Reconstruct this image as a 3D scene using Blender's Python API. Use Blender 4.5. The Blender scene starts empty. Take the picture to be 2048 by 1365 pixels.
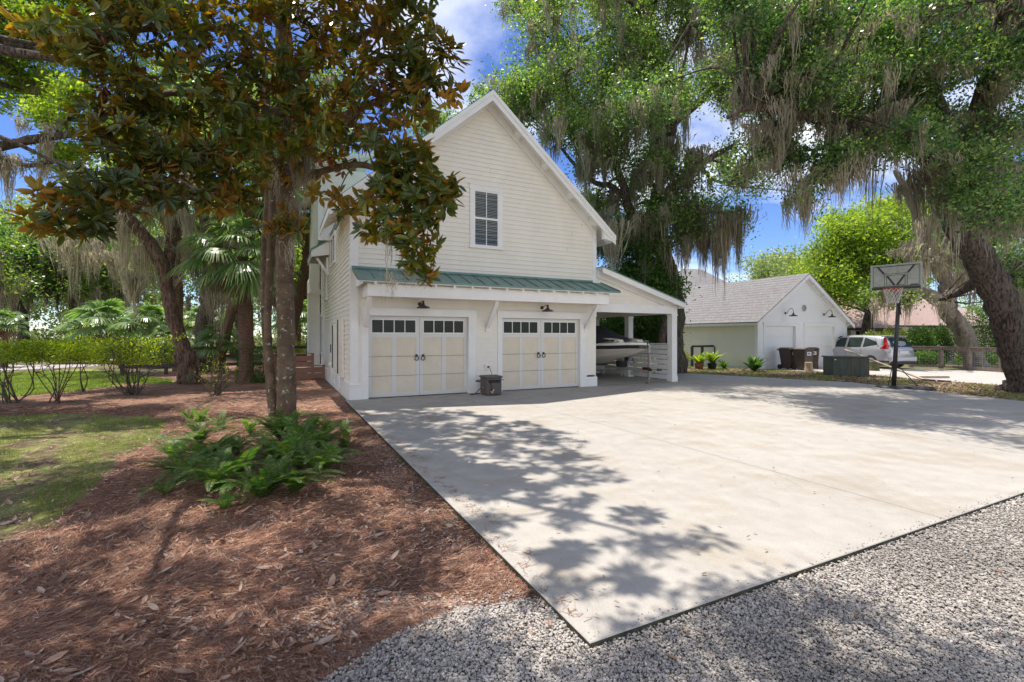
import bpy, bmesh, math, random
import numpy as np
from mathutils import Vector, Matrix

# ---------------------------------------------------------------- camera, sky, sun, exposure
S = bpy.context.scene
C = S.collection
EYE = 1.6
FPX = 945.0            # focal length in pixels of the 2048 px wide frame
cam = bpy.data.cameras.new('camera')
cam.lens = FPX / 2048 * 36
cam.sensor_width = 36
cam.shift_y = -10.5 / 2048
cam.clip_start = 0.05
cam.clip_end = 2000
camo = bpy.data.objects.new('camera', cam)
C.objects.link(camo)
camo.location = (0, 0, EYE)
camo.rotation_euler = (math.radians(90), 0, 0)
S.camera = camo

SUN_EL = math.radians(75)
SUN_H = Vector((-0.56, 0.83, 0)).normalized()          # horizontal direction towards the sun
SUN_DIR = Vector((SUN_H.x * math.cos(SUN_EL), SUN_H.y * math.cos(SUN_EL), math.sin(SUN_EL)))
sl = bpy.data.lights.new('sun', 'SUN')
sl.energy = 3.7
sl.angle = math.radians(0.53)
sl.color = (1.0, 0.94, 0.85)
so = bpy.data.objects.new('sun', sl)
C.objects.link(so)
so.rotation_euler = SUN_DIR.to_track_quat('Z', 'Y').to_euler()

W = bpy.data.worlds.new('World')
S.world = W
W.use_nodes = True
nt = W.node_tree
for n in list(nt.nodes): nt.nodes.remove(n)
def N(nt, typ, **kw):
    n = nt.nodes.new(typ)
    for k, v in kw.items():
        if k.startswith('i_'):
            n.inputs[k[2:].replace('_', ' ')].default_value = v
        else:
            setattr(n, k, v)
    return n
out = N(nt, 'ShaderNodeOutputWorld')
bg = N(nt, 'ShaderNodeBackground'); bg.inputs['Strength'].default_value = 0.106
sky = N(nt, 'ShaderNodeTexSky', sky_type='NISHITA')
sky.sun_disc = False
sky.sun_elevation = SUN_EL
sky.sun_rotation = math.atan2(SUN_DIR.x, SUN_DIR.y)
sky.air_density = 0.8; sky.dust_density = 0.1; sky.ozone_density = 3.0; sky.altitude = 0
hs = N(nt, 'ShaderNodeHueSaturation'); hs.inputs['Saturation'].default_value = 1.2; hs.inputs['Hue'].default_value = 0.514
tc = N(nt, 'ShaderNodeTexCoord')
sep = N(nt, 'ShaderNodeSeparateXYZ')
mx = N(nt, 'ShaderNodeMath', operation='MAXIMUM'); mx.inputs[1].default_value = 0.0
ad = N(nt, 'ShaderNodeMath', operation='ADD'); ad.inputs[1].default_value = 0.16
dx = N(nt, 'ShaderNodeMath', operation='DIVIDE'); dy = N(nt, 'ShaderNodeMath', operation='DIVIDE')
cmb = N(nt, 'ShaderNodeCombineXYZ')
noi = N(nt, 'ShaderNodeTexNoise'); noi.inputs['Scale'].default_value = 0.85; noi.inputs['Detail'].default_value = 7; noi.inputs['Roughness'].default_value = 0.55
cr = N(nt, 'ShaderNodeValToRGB'); cr.color_ramp.elements[0].position = 0.505; cr.color_ramp.elements[1].position = 0.68
mix = N(nt, 'ShaderNodeMix', data_type='RGBA')
L = nt.links.new
L(tc.outputs['Generated'], sep.inputs[0])
L(sep.outputs['Z'], mx.inputs[0]); L(mx.outputs[0], ad.inputs[0])
L(sep.outputs['X'], dx.inputs[0]); L(ad.outputs[0], dx.inputs[1])
L(sep.outputs['Y'], dy.inputs[0]); L(ad.outputs[0], dy.inputs[1])
L(dx.outputs[0], cmb.inputs[0]); L(dy.outputs[0], cmb.inputs[1])
cmb.inputs[2].default_value = 9.2
L(cmb.outputs[0], noi.inputs['Vector'])
yk = N(nt, 'ShaderNodeMapRange'); yk.inputs['From Min'].default_value = 0.15; yk.inputs['From Max'].default_value = -0.55; yk.inputs['To Min'].default_value = 0; yk.inputs['To Max'].default_value = 0.106
yc = N(nt, 'ShaderNodeMath', operation='ADD')                # extra cloud, unseen behind the camera, added to brighten the facade
L(sep.outputs['Y'], yk.inputs[0]); L(yk.outputs[0], yc.inputs[0]); L(noi.outputs['Fac'], yc.inputs[1])
L(yc.outputs[0], cr.inputs[0])
L(sky.outputs[0], hs.inputs['Color'])
L(hs.outputs[0], mix.inputs['A'])
mix.inputs['B'].default_value = (8.4, 8.5, 8.6, 1)
L(cr.outputs[0], mix.inputs['Factor'])
L(mix.outputs['Result'], bg.inputs['Color'])
L(bg.outputs[0], out.inputs[0])

S.view_settings.view_transform = 'Standard'
S.view_settings.look = 'None'
S.view_settings.gamma = 1
S.view_settings.exposure = 0.83
S.cycles.max_bounces = 8
S.cycles.diffuse_bounces = 5
S.cycles.transparent_max_bounces = 12

# ---------------------------------------------------------------- helpers
GZ = -0.05                                    # level of the soil, the driveway top is z = 0
ROT = math.radians(26.13)                     # the buildings' turn against the view
SX, SY = math.cos(ROT), math.sin(ROT)
ORG = Vector((-4.0125, 11.8125, 0))           # the front left corner of the garage house
def Wp(px, py, d):
    return np.array([(px - 1024) / FPX * d, d, EYE - (py - 672) / FPX * d])
def G(px, py, z=GZ):
    d = FPX * (EYE - z) / (py - 672)
    return np.array([(px - 1024) / FPX * d, d, z])
def LW(s, t, z=0.0, o=ORG):                   # house axes to world
    return np.array([o[0] + s * SX - t * SY, o[1] + s * SY + t * SX, z])

def empty(name, loc=(0, 0, 0), rz=0.0):
    o = bpy.data.objects.new(name, None)
    o.empty_display_size = 0.2
    o.location = tuple(float(a) for a in loc); o.rotation_euler = (0, 0, rz)
    C.objects.link(o)
    return o
def tag(o, label=None, cat=None, group=None, kind=None):
    if label: o['label'] = label
    if cat: o['category'] = cat
    if group: o['group'] = group
    if kind: o['kind'] = kind
    return o
def thing(name, label, cat, loc=(0, 0, 0), rz=0.0, group=None):
    return tag(empty(name, loc, rz), label, cat, group)
def copy_tree(o, parent=None):
    c = o.copy(); C.objects.link(c)
    if parent is not None: c.parent = parent
    for ch in o.children: copy_tree(ch, c)
    return c

class MB:
    """collects shapes, builds ONE mesh object"""
    def __init__(s): s.v = []; s.f = []; s.m = []; s.n = 0
    def add(s, v, f, m=0):
        v = np.asarray(v, dtype=np.float64).reshape(-1, 3); f = np.asarray(f, dtype=np.int64)
        s.v.append(v); s.f.append(f + s.n); s.m.append(np.full(len(f), m, dtype=np.int32)); s.n += len(v)
        return s
    def box(s, x0, x1, y0, y1, z0, z1, m=0):
        v = [(x0,y0,z0),(x1,y0,z0),(x1,y1,z0),(x0,y1,z0),(x0,y0,z1),(x1,y0,z1),(x1,y1,z1),(x0,y1,z1)]
        return s.add(v, [(0,3,2,1),(4,5,6,7),(0,1,5,4),(1,2,6,5),(2,3,7,6),(3,0,4,7)], m)
    def bar(s, a, b, w, h, up=(0, 0, 1), m=0):
        a = Vector(a); b = Vector(b); d = (b - a).normalized(); up = Vector(up)
        r = d.cross(up)
        if r.length < 1e-4: r = d.cross(Vector((1, 0, 0)))
        r.normalize(); u = r.cross(d)
        v = []
        for p in (a, b):
            for i, j in ((-1,-1),(1,-1),(1,1),(-1,1)): v.append(p + r * (w/2*i) + u * (h/2*j))
        return s.add([tuple(q) for q in v], [(0,3,2,1),(4,5,6,7),(0,1,5,4),(1,2,6,5),(2,3,7,6),(3,0,4,7)], m)
    def quad(s, a, b, c, d, m=0): return s.add([a, b, c, d], [(0,1,2,3)], m)
    def prism(s, poly, d0, d1, axis='y', m=0):
        n = len(poly)
        def P(p, d): return (p[0], d, p[1]) if axis == 'y' else ((d, p[0], p[1]) if axis == 'x' else (p[0], p[1], d))
        v = [P(p, d0) for p in poly] + [P(p, d1) for p in poly]
        s.add(v, [tuple(range(n))], m); s.f[-1] = s.f[-1]
        s.add([v[n+i] for i in range(n)], [tuple(range(n))[::-1]], m)
        base = []
        for i in range(n):
            j = (i+1) % n
            s.add([v[i], v[j], v[n+j], v[n+i]], [(3,2,1,0)], m)
        return s
    def tube(s, path, rad, ns=8, m=0, jit=0.0, rng=None, cap=True):
        p = np.asarray([tuple(q) for q in path], dtype=float); n = len(p)
        r = np.full(n, rad, dtype=float) if np.isscalar(rad) else np.asarray(rad, dtype=float)
        t = np.gradient(p, axis=0); t /= np.linalg.norm(t, axis=1)[:, None] + 1e-9
        u = np.cross(t[0], (0, 0, 1.0))
        if np.linalg.norm(u) < 1e-3: u = np.cross(t[0], (1.0, 0, 0))
        u /= np.linalg.norm(u)
        a = np.linspace(0, 2*np.pi, ns, endpoint=False)
        vs = []
        for i in range(n):
            u = u - t[i] * u.dot(t[i]); u /= np.linalg.norm(u) + 1e-9
            w = np.cross(t[i], u)
            rr = r[i] * (1 + (rng.normal(0, jit, ns) if rng is not None and jit else 0))
            vs.append(p[i] + (np.cos(a) * rr)[:, None] * u + (np.sin(a) * rr)[:, None] * w)
        v = np.concatenate(vs)
        i = np.arange(n-1)[:, None] * ns; k = np.arange(ns)[None, :]; k2 = (k + 1) % ns
        f = np.stack([i + k, i + k2, i + ns + k2, i + ns + k], -1).reshape(-1, 4)
        s.add(v, f, m)
        if cap and ns > 2:
            s.f.append(np.array([tuple(range(ns))[::-1]]) + (s.n - len(v))); s.m.append(np.full(1, m, dtype=np.int32))
            s.f.append(np.array([tuple(range(ns))]) + (s.n - ns)); s.m.append(np.full(1, m, dtype=np.int32))
        return s
    def lathe(s, prof, c=(0, 0, 0), ns=20, m=0):
        a = np.linspace(0, 2*np.pi, ns, endpoint=False); v = []
        for r, z in prof: v += [(c[0] + r*math.cos(q), c[1] + r*math.sin(q), c[2] + z) for q in a]
        f = []
        for i in range(len(prof)-1):
            for k in range(ns): f.append((i*ns+k, i*ns+(k+1) % ns, (i+1)*ns+(k+1) % ns, (i+1)*ns+k))
        return s.add(v, f, m)
    def build(s, name, mats, parent=None, org=(0, 0, 0), smooth=False, bevel=0.0):
        me = bpy.data.meshes.new(name)
        v = np.concatenate(s.v) - np.asarray(org, dtype=float)
        me.vertices.add(len(v)); me.vertices.foreach_set('co', v.astype(np.float32).ravel())
        loops = np.concatenate([f.ravel() for f in s.f]); cnt = np.concatenate([np.full(len(f), f.shape[1]) for f in s.f])
        st = np.concatenate([[0], np.cumsum(cnt)[:-1]])
        me.loops.add(len(loops)); me.loops.foreach_set('vertex_index', loops.astype(np.int32))
        me.polygons.add(len(cnt)); me.polygons.foreach_set('loop_start', st.astype(np.int32))
        me.polygons.foreach_set('material_index', np.concatenate(s.m))
        me.polygons.foreach_set('use_smooth', np.full(len(cnt), smooth))
        for x in (mats if isinstance(mats, (list, tuple)) else [mats]): me.materials.append(x)
        me.update(calc_edges=True)
        o = bpy.data.objects.new(name, me); C.objects.link(o)
        if parent is not None: o.parent = parent
        if bevel:
            b = o.modifiers.new('bevel', 'BEVEL'); b.width = bevel; b.segments = 2; b.limit_method = 'ANGLE'
        return o

# ---------------------------------------------------------------- materials
def mat(name, c1, c2=None, rough=0.8, scale=6.0, detail=6, bump=0.0, bscale=None, stretch=None, spec=0.5, metal=0.0, ramp=(0.35, 0.65), c3=None, s3=1.0, coat=0.0, amt3=(0.5, 0.62)):
    m = bpy.data.materials.new(name); m.use_nodes = True; t = m.node_tree; b = t.nodes['Principled BSDF']
    b.inputs['Roughness'].default_value = rough; b.inputs['Specular IOR Level'].default_value = spec; b.inputs['Metallic'].default_value = metal
    b.inputs['Coat Weight'].default_value = coat
    tc = N(t, 'ShaderNodeTexCoord'); mp = N(t, 'ShaderNodeMapping')
    if stretch: mp.inputs['Scale'].default_value = stretch
    t.links.new(tc.outputs['Object'], mp.inputs[0])
    b.inputs['Base Color'].default_value = (*c1, 1)
    if c2 is not None:
        n = N(t, 'ShaderNodeTexNoise'); n.inputs['Scale'].default_value = scale; n.inputs['Detail'].default_value = detail; n.inputs['Roughness'].default_value = 0.65
        r = N(t, 'ShaderNodeValToRGB'); e = r.color_ramp.elements
        e[0].position, e[1].position = ramp; e[0].color = (*c1, 1); e[1].color = (*c2, 1)
        t.links.new(mp.outputs[0], n.inputs['Vector']); t.links.new(n.outputs['Fac'], r.inputs[0])
        col = r.outputs[0]
        if c3 is not None:
            n3 = N(t, 'ShaderNodeTexNoise'); n3.inputs['Scale'].default_value = s3; n3.inputs['Detail'].default_value = 5; n3.inputs['Roughness'].default_value = 0.7
            r3 = N(t, 'ShaderNodeValToRGB'); r3.color_ramp.elements[0].position, r3.color_ramp.elements[1].position = amt3
            x = N(t, 'ShaderNodeMix', data_type='RGBA'); x.inputs['B'].default_value = (*c3, 1)
            t.links.new(mp.outputs[0], n3.inputs['Vector']); t.links.new(n3.outputs['Fac'], r3.inputs[0]); t.links.new(r3.outputs[0], x.inputs['Factor'])
            t.links.new(col, x.inputs['A']); col = x.outputs['Result']
        t.links.new(col, b.inputs['Base Color'])
    if bump:
        n = N(t, 'ShaderNodeTexNoise'); n.inputs['Scale'].default_value = bscale or scale * 2; n.inputs['Detail'].default_value = 8
        t.links.new(mp.outputs[0], n.inputs['Vector'])
        bp = N(t, 'ShaderNodeBump'); bp.inputs['Strength'].default_value = 1.0; bp.inputs['Distance'].default_value = bump
        t.links.new(n.outputs['Fac'], bp.inputs['Height']); t.links.new(bp.outputs[0], b.inputs['Normal'])
    return m

def leaf_mat(name, cols, trans=0.35, rough=0.5, tcol=None, spec=0.4, sheen=None):
    """cols: colours spread over the single leaves at random"""
    m = bpy.data.materials.new(name); m.use_nodes = True; t = m.node_tree; b = t.nodes['Principled BSDF']; o = t.nodes['Material Output']
    g = N(t, 'ShaderNodeNewGeometry'); r = N(t, 'ShaderNodeValToRGB'); e = r.color_ramp.elements
    e[0].color = (*cols[0], 1); e[1].color = (*cols[-1], 1)
    for i, c in enumerate(cols[1:-1]):
        q = e.new((i + 1) / (len(cols) - 1)); q.color = (*c, 1)
    t.links.new(g.outputs['Random Per Island'], r.inputs[0])
    tc = N(t, 'ShaderNodeTexCoord'); n = N(t, 'ShaderNodeTexNoise'); n.inputs['Scale'].default_value = 0.7; n.inputs['Detail'].default_value = 2
    t.links.new(tc.outputs['Object'], n.inputs['Vector'])
    h = N(t, 'ShaderNodeHueSaturation'); mr = N(t, 'ShaderNodeMapRange'); mr.inputs['From Min'].default_value = 0.3; mr.inputs['From Max'].default_value = 0.7; mr.inputs['To Min'].default_value = 0.7; mr.inputs['To Max'].default_value = 1.35
    t.links.new(n.outputs['Fac'], mr.inputs[0]); t.links.new(mr.outputs[0], h.inputs['Value']); t.links.new(r.outputs[0], h.inputs['Color'])
    t.links.new(h.outputs[0], b.inputs['Base Color'])
    b.inputs['Roughness'].default_value = rough; b.inputs['Specular IOR Level'].default_value = spec
    if trans > 0:
        tr = N(t, 'ShaderNodeBsdfTranslucent'); mx = N(t, 'ShaderNodeMixShader'); mx.inputs[0].default_value = trans
        mu = N(t, 'ShaderNodeMix', data_type='RGBA', blend_type='MULTIPLY'); mu.inputs['Factor'].default_value = 1
        mu.inputs['B'].default_value = (*(tcol or (1.6, 1.7, 0.7)), 1)
        t.links.new(h.outputs[0], mu.inputs['A']); t.links.new(mu.outputs['Result'], tr.inputs['Color'])
        t.links.new(b.outputs[0], mx.inputs[1]); t.links.new(tr.outputs[0], mx.inputs[2]); t.links.new(mx.outputs[0], o.inputs['Surface'])
    return m

M = {}
M['siding'] = mat('painted_siding', (.84,.785,.69), (.87,.82,.73), rough=.55, scale=1.5, bump=.0006, bscale=60)
M['siding_side'] = M['siding']
M['trim'] = mat('white_trim', (.88,.86,.83), (.83,.81,.78), rough=.5, scale=3, ramp=(.4,.75))
M['door_panel'] = mat('cream_door_panel', (.72,.63,.49), (.76,.67,.53), rough=.5, scale=2)
M['door_trim'] = mat('door_rail_paint', (.76,.74,.70), (.71,.69,.65), rough=.5, scale=4)
M['metal_green'] = mat('green_metal_roof', (.105,.20,.175), (.15,.26,.225), rough=.38, scale=2, metal=.15, spec=.6)
M['dark_glass'] = mat('dark_glass', (.008,.009,.009), (.02,.022,.018), rough=.12, scale=5, spec=.28, ramp=(.5,.8))
M['black_metal'] = mat('black_metal', (.02,.018,.016), (.035,.03,.026), rough=.4, scale=10)
M['bronze'] = mat('bronze_metal', (.03,.022,.018), (.06,.045,.035), rough=.35, scale=10, spec=.6)
M['concrete'] = mat('driveway_concrete', (.36,.333,.298), (.42,.390,.350), rough=.9, scale=3.5, detail=12, bump=.003, bscale=70, c3=(.325,.28,.215), s3=.9, amt3=(.50,.72))
M['concrete2'] = mat('neighbour_concrete', (.42,.375,.345), (.48,.43,.40), rough=.9, scale=1.0, bump=.001, bscale=60)
M['conc_edge'] = mat('mossy_concrete_edge', (.022,.024,.012), (.10,.09,.06), rough=.95, scale=9, bump=.012, bscale=40)
M['joint'] = mat('joint', (.17,.155,.13), (.3,.28,.24), rough=1, scale=5)
M['soil'] = mat('soil', (.075,.05,.035), (.14,.10,.07), rough=1, scale=9, bump=.01, bscale=30)
M['mulch'] = mat('pine_straw', (.14,.062,.038), (.44,.25,.17), rough=1, scale=26, bump=.03, bscale=38, stretch=(1, 1, 1), c3=(.09,.045,.03), s3=2.2, amt3=(.45,.7))
M['ground'] = mat('woodland_ground', (.12,.085,.05), (.10,.12,.035), rough=1, scale=1.2, bump=.03, bscale=14, c3=(.26,.17,.11), s3=3)
M['lawn'] = mat('lawn', (.20,.27,.05), (.32,.37,.10), rough=1, scale=14, bump=.03, bscale=50, c3=(.26,.24,.09), s3=1.0)
M['thin_grass'] = mat('thin_mossy_grass', (.13,.16,.035), (.24,.24,.07), rough=1, scale=7, bump=.02, bscale=40, c3=(.10,.065,.04), s3=2.2, amt3=(.42,.6))
M['verge'] = mat('leafy_verge', (.09,.065,.045), (.25,.17,.12), rough=1, scale=20, bump=.03, bscale=40, c3=(.13,.17,.04), s3=1.1, amt3=(.42,.56))
M['gravel_bed'] = mat('gravel_bed', (.10,.09,.08), (.50,.46,.41), rough=1, scale=42, bump=.03, bscale=42, ramp=(.42,.58))
M['road'] = mat('road_surface', (.33,.30,.29), (.40,.37,.35), rough=.95, scale=2)
M['bark'] = mat('oak_bark', (.022,.015,.011), (.17,.125,.10), rough=1, scale=7, bump=.09, bscale=8, stretch=(2.8,2.8,.5), ramp=(.38,.6), c3=(.10,.12,.07), s3=.5, amt3=(.52,.75))
M['bark_red'] = mat('reddish_bark', (.05,.03,.022), (.23,.145,.105), rough=1, scale=7, bump=.05, bscale=9, stretch=(2.6,2.6,.5), ramp=(.38,.62), c3=(.10,.12,.06), s3=.6, amt3=(.55,.75))
M['bark_pale'] = mat('pale_bark', (.14,.115,.09), (.30,.26,.21), rough=1, scale=6, bump=.03, bscale=9, stretch=(2,2,.6), c3=(.08,.07,.05), s3=.8)
M['mag_bark'] = mat('smooth_grey_bark', (.085,.055,.034), (.18,.125,.08), rough=.95, scale=5, bump=.006, bscale=26, c3=(.42,.41,.36), s3=11, amt3=(.61,.64))
M['palm_bark'] = mat('palm_bark', (.085,.045,.03), (.22,.13,.09), rough=1, scale=8, bump=.03, bscale=12, stretch=(1.2,1.2,4), c3=(.11,.12,.06), s3=.9, amt3=(.5,.7))
M['twig'] = mat('twig_bark', (.08,.06,.045), (.15,.12,.09), rough=1, scale=8)
M['oak_leaf'] = leaf_mat('oak_leaf', [(.03,.085,.025),(.065,.15,.035),(.12,.21,.05),(.17,.25,.055),(.27,.34,.11)], trans=.48, rough=.38, tcol=(2.3,2.2,.9), spec=.6)
M['oak_leaf_dark'] = leaf_mat('oak_leaf_dark', [(.02,.065,.024),(.045,.115,.036),(.085,.17,.05),(.13,.21,.055),(.25,.32,.12)], trans=.46, rough=.36, tcol=(2.2,2.2,.9), spec=.6)
M['oak_leaf_bright'] = leaf_mat('oak_leaf_bright', [(.10,.18,.028),(.18,.27,.04),(.28,.36,.06)], trans=.5, rough=.45, tcol=(2.2,2.1,.7))
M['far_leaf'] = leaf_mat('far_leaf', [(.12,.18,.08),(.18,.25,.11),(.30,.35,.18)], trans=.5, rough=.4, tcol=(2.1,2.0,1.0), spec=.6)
M['mag_top'] = leaf_mat('magnolia_leaf_top', [(.03,.065,.016),(.045,.09,.02),(.065,.115,.022),(.12,.15,.025)], trans=.48, rough=.26, tcol=(7,5.4,.7), spec=.6)
M['mag_under'] = leaf_mat('magnolia_leaf_underside', [(.24,.15,.035),(.44,.21,.05),(.50,.25,.06),(.27,.21,.05),(.46,.30,.08)], trans=.5, rough=.8, tcol=(2.2,2.1,.6), spec=.2)
M['mag_dead'] = leaf_mat('withered_leaf', [(.22,.075,.035),(.30,.12,.06),(.16,.06,.035)], trans=.2, rough=.7, tcol=(1.4,1.1,.8))
M['moss'] = leaf_mat('spanish_moss', [(.26,.23,.175),(.36,.32,.245),(.48,.43,.34),(.33,.31,.24)], trans=.45, rough=.95, tcol=(1.25,1.2,1.05), spec=.1)
M['palm_leaf'] = leaf_mat('palm_leaf', [(.08,.16,.05),(.13,.22,.08),(.21,.29,.12),(.34,.40,.22)], trans=.4, rough=.32, tcol=(1.7,1.9,.8), spec=.55)
M['palm_dead'] = leaf_mat('dead_palm_leaf', [(.20,.12,.075),(.30,.20,.13)], trans=.25, rough=.8, tcol=(1.2,1.1,.9))
M['fern'] = leaf_mat('fern_frond', [(.04,.11,.022),(.065,.16,.03),(.10,.21,.04),(.21,.28,.05),(.15,.15,.045)], trans=.45, rough=.5, tcol=(1.5,1.8,.6))
M['hedge_leaf'] = leaf_mat('hedge_leaf', [(.11,.20,.02),(.24,.34,.03),(.46,.50,.04)], trans=.5, rough=.4, tcol=(1.6,1.6,.5))
M['shrub_leaf'] = leaf_mat('shrub_leaf', [(.04,.09,.022),(.07,.14,.03),(.12,.20,.04)], trans=.4, rough=.35, tcol=(1.5,1.8,.6))
M['lime_leaf'] = leaf_mat('lime_shrub_leaf', [(.12,.18,.03),(.20,.26,.04),(.28,.32,.05)], trans=.4, rough=.45, tcol=(1.4,1.4,.6))
M['grass_blade'] = leaf_mat('grass_blade', [(.13,.20,.04),(.21,.28,.06),(.32,.36,.10)], trans=.4, rough=.6, tcol=(1.4,1.5,.6))
M['needle'] = leaf_mat('fallen_pine_needle', [(.07,.030,.020),(.24,.105,.062),(.44,.22,.14),(.11,.048,.03),(.66,.46,.33)], trans=.0, rough=.75, spec=.3)
M['dead_leaf'] = leaf_mat('fallen_leaf', [(.22,.115,.07),(.38,.25,.18),(.30,.15,.085),(.46,.36,.29),(.20,.125,.09)], trans=.1, rough=.6, tcol=(1,1,1), spec=.35)
M['pebble'] = leaf_mat('pebble', [(.25,.225,.205),(.42,.38,.335),(.32,.29,.265),(.53,.485,.435),(.16,.145,.135),(.46,.41,.345)], trans=0, rough=.8, spec=.3)
M['flower'] = mat('white_blossom', (.8,.78,.75), (.7,.66,.66), rough=.8)
M['shingle'] = mat('grey_shingle', (.145,.14,.14), (.30,.288,.282), rough=.95, scale=7, bump=.01, bscale=20, stretch=(.8,2.6,2.6), c3=(.20,.185,.185), s3=1)
M['shingle_pink'] = mat('pinkish_shingle', (.36,.25,.22), (.46,.33,.30), rough=.95, scale=6, bump=.01)
M['paint_white'] = mat('cool_white_paint', (.88,.885,.89), (.85,.855,.86), rough=.5, scale=2)
M['paint_green'] = mat('pale_siding_paint', (.78,.76,.68), (.82,.80,.72), rough=.6, scale=2)
M['pink_wall'] = mat('tan_wall', (.55,.44,.36), (.60,.49,.41), rough=.9, scale=3)
M['fence_wood'] = mat('brown_painted_wood', (.30,.16,.11), (.36,.205,.145), rough=.75, scale=5, stretch=(1,1,6))
M['dark_wood'] = mat('dark_wood', (.045,.035,.03), (.10,.08,.07), rough=.9, scale=7, stretch=(1,1,3))
M['grey_wood'] = mat('weathered_wood', (.20,.15,.13), (.30,.24,.21), rough=.95, scale=6)
M['mossy_wood'] = mat('mossy_wood', (.06,.075,.03), (.13,.13,.06), rough=1, scale=8, bump=.02)
M['lumber'] = mat('raw_lumber', (.40,.31,.22), (.50,.40,.29), rough=.8, scale=6)
M['galv'] = mat('galvanised_steel', (.38,.38,.39), (.48,.47,.47), rough=.45, scale=9, metal=.5)
M['rubber'] = mat('rubber', (.018,.018,.018), (.03,.03,.03), rough=.85, scale=12)
M['gel'] = mat('cream_gelcoat', (.74,.70,.62), (.78,.74,.66), rough=.2, scale=2, coat=.6)
M['gel_black'] = mat('black_gelcoat', (.015,.015,.018), None, rough=.2, coat=.5)
M['canvas'] = mat('navy_canvas', (.02,.025,.035), (.035,.04,.055), rough=.95, scale=8, bump=.01)
M['car_paint'] = mat('silver_car_paint', (.50,.50,.53), (.54,.54,.57), rough=.3, scale=1, metal=.55, coat=.8)
M['car_glass'] = mat('tinted_car_glass', (.012,.02,.02), (.03,.05,.047), rough=.06, scale=2, spec=.4)
M['tail_red'] = mat('red_lens', (.55,.012,.015), (.45,.01,.012), rough=.15, scale=4, coat=.6)
M['lens_white'] = mat('pale_lens', (.6,.6,.58), None, rough=.2)
M['dark_plastic'] = mat('dark_plastic', (.03,.03,.032), (.045,.045,.047), rough=.6, scale=9)
M['bin'] = mat('brown_bin_plastic', (.055,.038,.032), (.085,.06,.05), rough=.55, scale=4)
M['sticker'] = mat('white_sticker', (.75,.75,.75), None, rough=.6)
M['box_green'] = mat('dark_green_enamel', (.05,.065,.05), (.075,.09,.072), rough=.5, scale=3, stretch=(3,3,.4), c3=(.10,.08,.06), s3=1.5)
M['wicker'] = mat('brown_wicker_plastic', (.07,.055,.05), (.14,.11,.10), rough=.6, scale=60, bump=.004, bscale=70)
M['brass'] = mat('brass', (.62,.52,.28), (.7,.6,.34), rough=.35, metal=.6)
M['board_solid'] = mat('dusty_acrylic', (.36,.37,.345), (.47,.475,.44), rough=.45, scale=4, ramp=(.3,.8))
M['grey_frame'] = mat('grey_frame', (.42,.42,.43), (.48,.48,.49), rough=.5, scale=6)
M['orange'] = mat('orange_paint', (.62,.14,.05), (.55,.12,.045), rough=.4, scale=5)
M['net'] = mat('net_cord', (.62,.60,.56), None, rough=.9)
M['moss_black'] = M['canvas']
M['blind'] = mat('white_blind', (.80,.80,.76), None, rough=.6)
M['terracotta'] = mat('terracotta', (.36,.15,.09), (.30,.12,.07), rough=.9, scale=7)
M['blue_plastic'] = mat('blue_roller', (.06,.07,.22), None, rough=.4)
M['amber'] = mat('amber_marker', (.75,.22,.05), None, rough=.3)
M['plate'] = mat('licence_plate', (.7,.7,.7), None, rough=.4)

def glass_mat(name, tint=(.5,.55,.55)):
    m = bpy.data.materials.new(name); m.use_nodes = True; t = m.node_tree; t.nodes.remove(t.nodes['Principled BSDF']); o = t.nodes['Material Output']
    a = N(t, 'ShaderNodeBsdfTransparent'); a.inputs[0].default_value = (*tint, 1)
    g = N(t, 'ShaderNodeBsdfGlossy'); g.inputs['Roughness'].default_value = .03
    f = N(t, 'ShaderNodeFresnel'); f.inputs[0].default_value = 1.6; x = N(t, 'ShaderNodeMixShader')
    t.links.new(f.outputs[0], x.inputs[0]); t.links.new(a.outputs[0], x.inputs[1]); t.links.new(g.outputs[0], x.inputs[2]); t.links.new(x.outputs[0], o.inputs['Surface'])
    return m
M['glass'] = glass_mat('window_glass')

def board_mat():
    m = bpy.data.materials.new('dusty_clear_board'); m.use_nodes = True; t = m.node_tree; b = t.nodes['Principled BSDF']; o = t.nodes['Material Output']
    b.inputs['Base Color'].default_value = (.52,.53,.49,1); b.inputs['Roughness'].default_value = .4
    a = N(t, 'ShaderNodeBsdfTransparent'); n = N(t, 'ShaderNodeTexNoise'); n.inputs['Scale'].default_value = 5; n.inputs['Detail'].default_value = 6
    r = N(t, 'ShaderNodeMapRange'); r.inputs['From Min'].default_value = .3; r.inputs['From Max'].default_value = .7; r.inputs['To Min'].default_value = .5; r.inputs['To Max'].default_value = .75
    x = N(t, 'ShaderNodeMixShader'); t.links.new(n.outputs['Fac'], r.inputs[0]); t.links.new(r.outputs[0], x.inputs[0]); t.links.new(a.outputs[0], x.inputs[1]); t.links.new(b.outputs[0], x.inputs[2]); t.links.new(x.outputs[0], o.inputs['Surface'])
    return m
M['board'] = board_mat()

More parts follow.
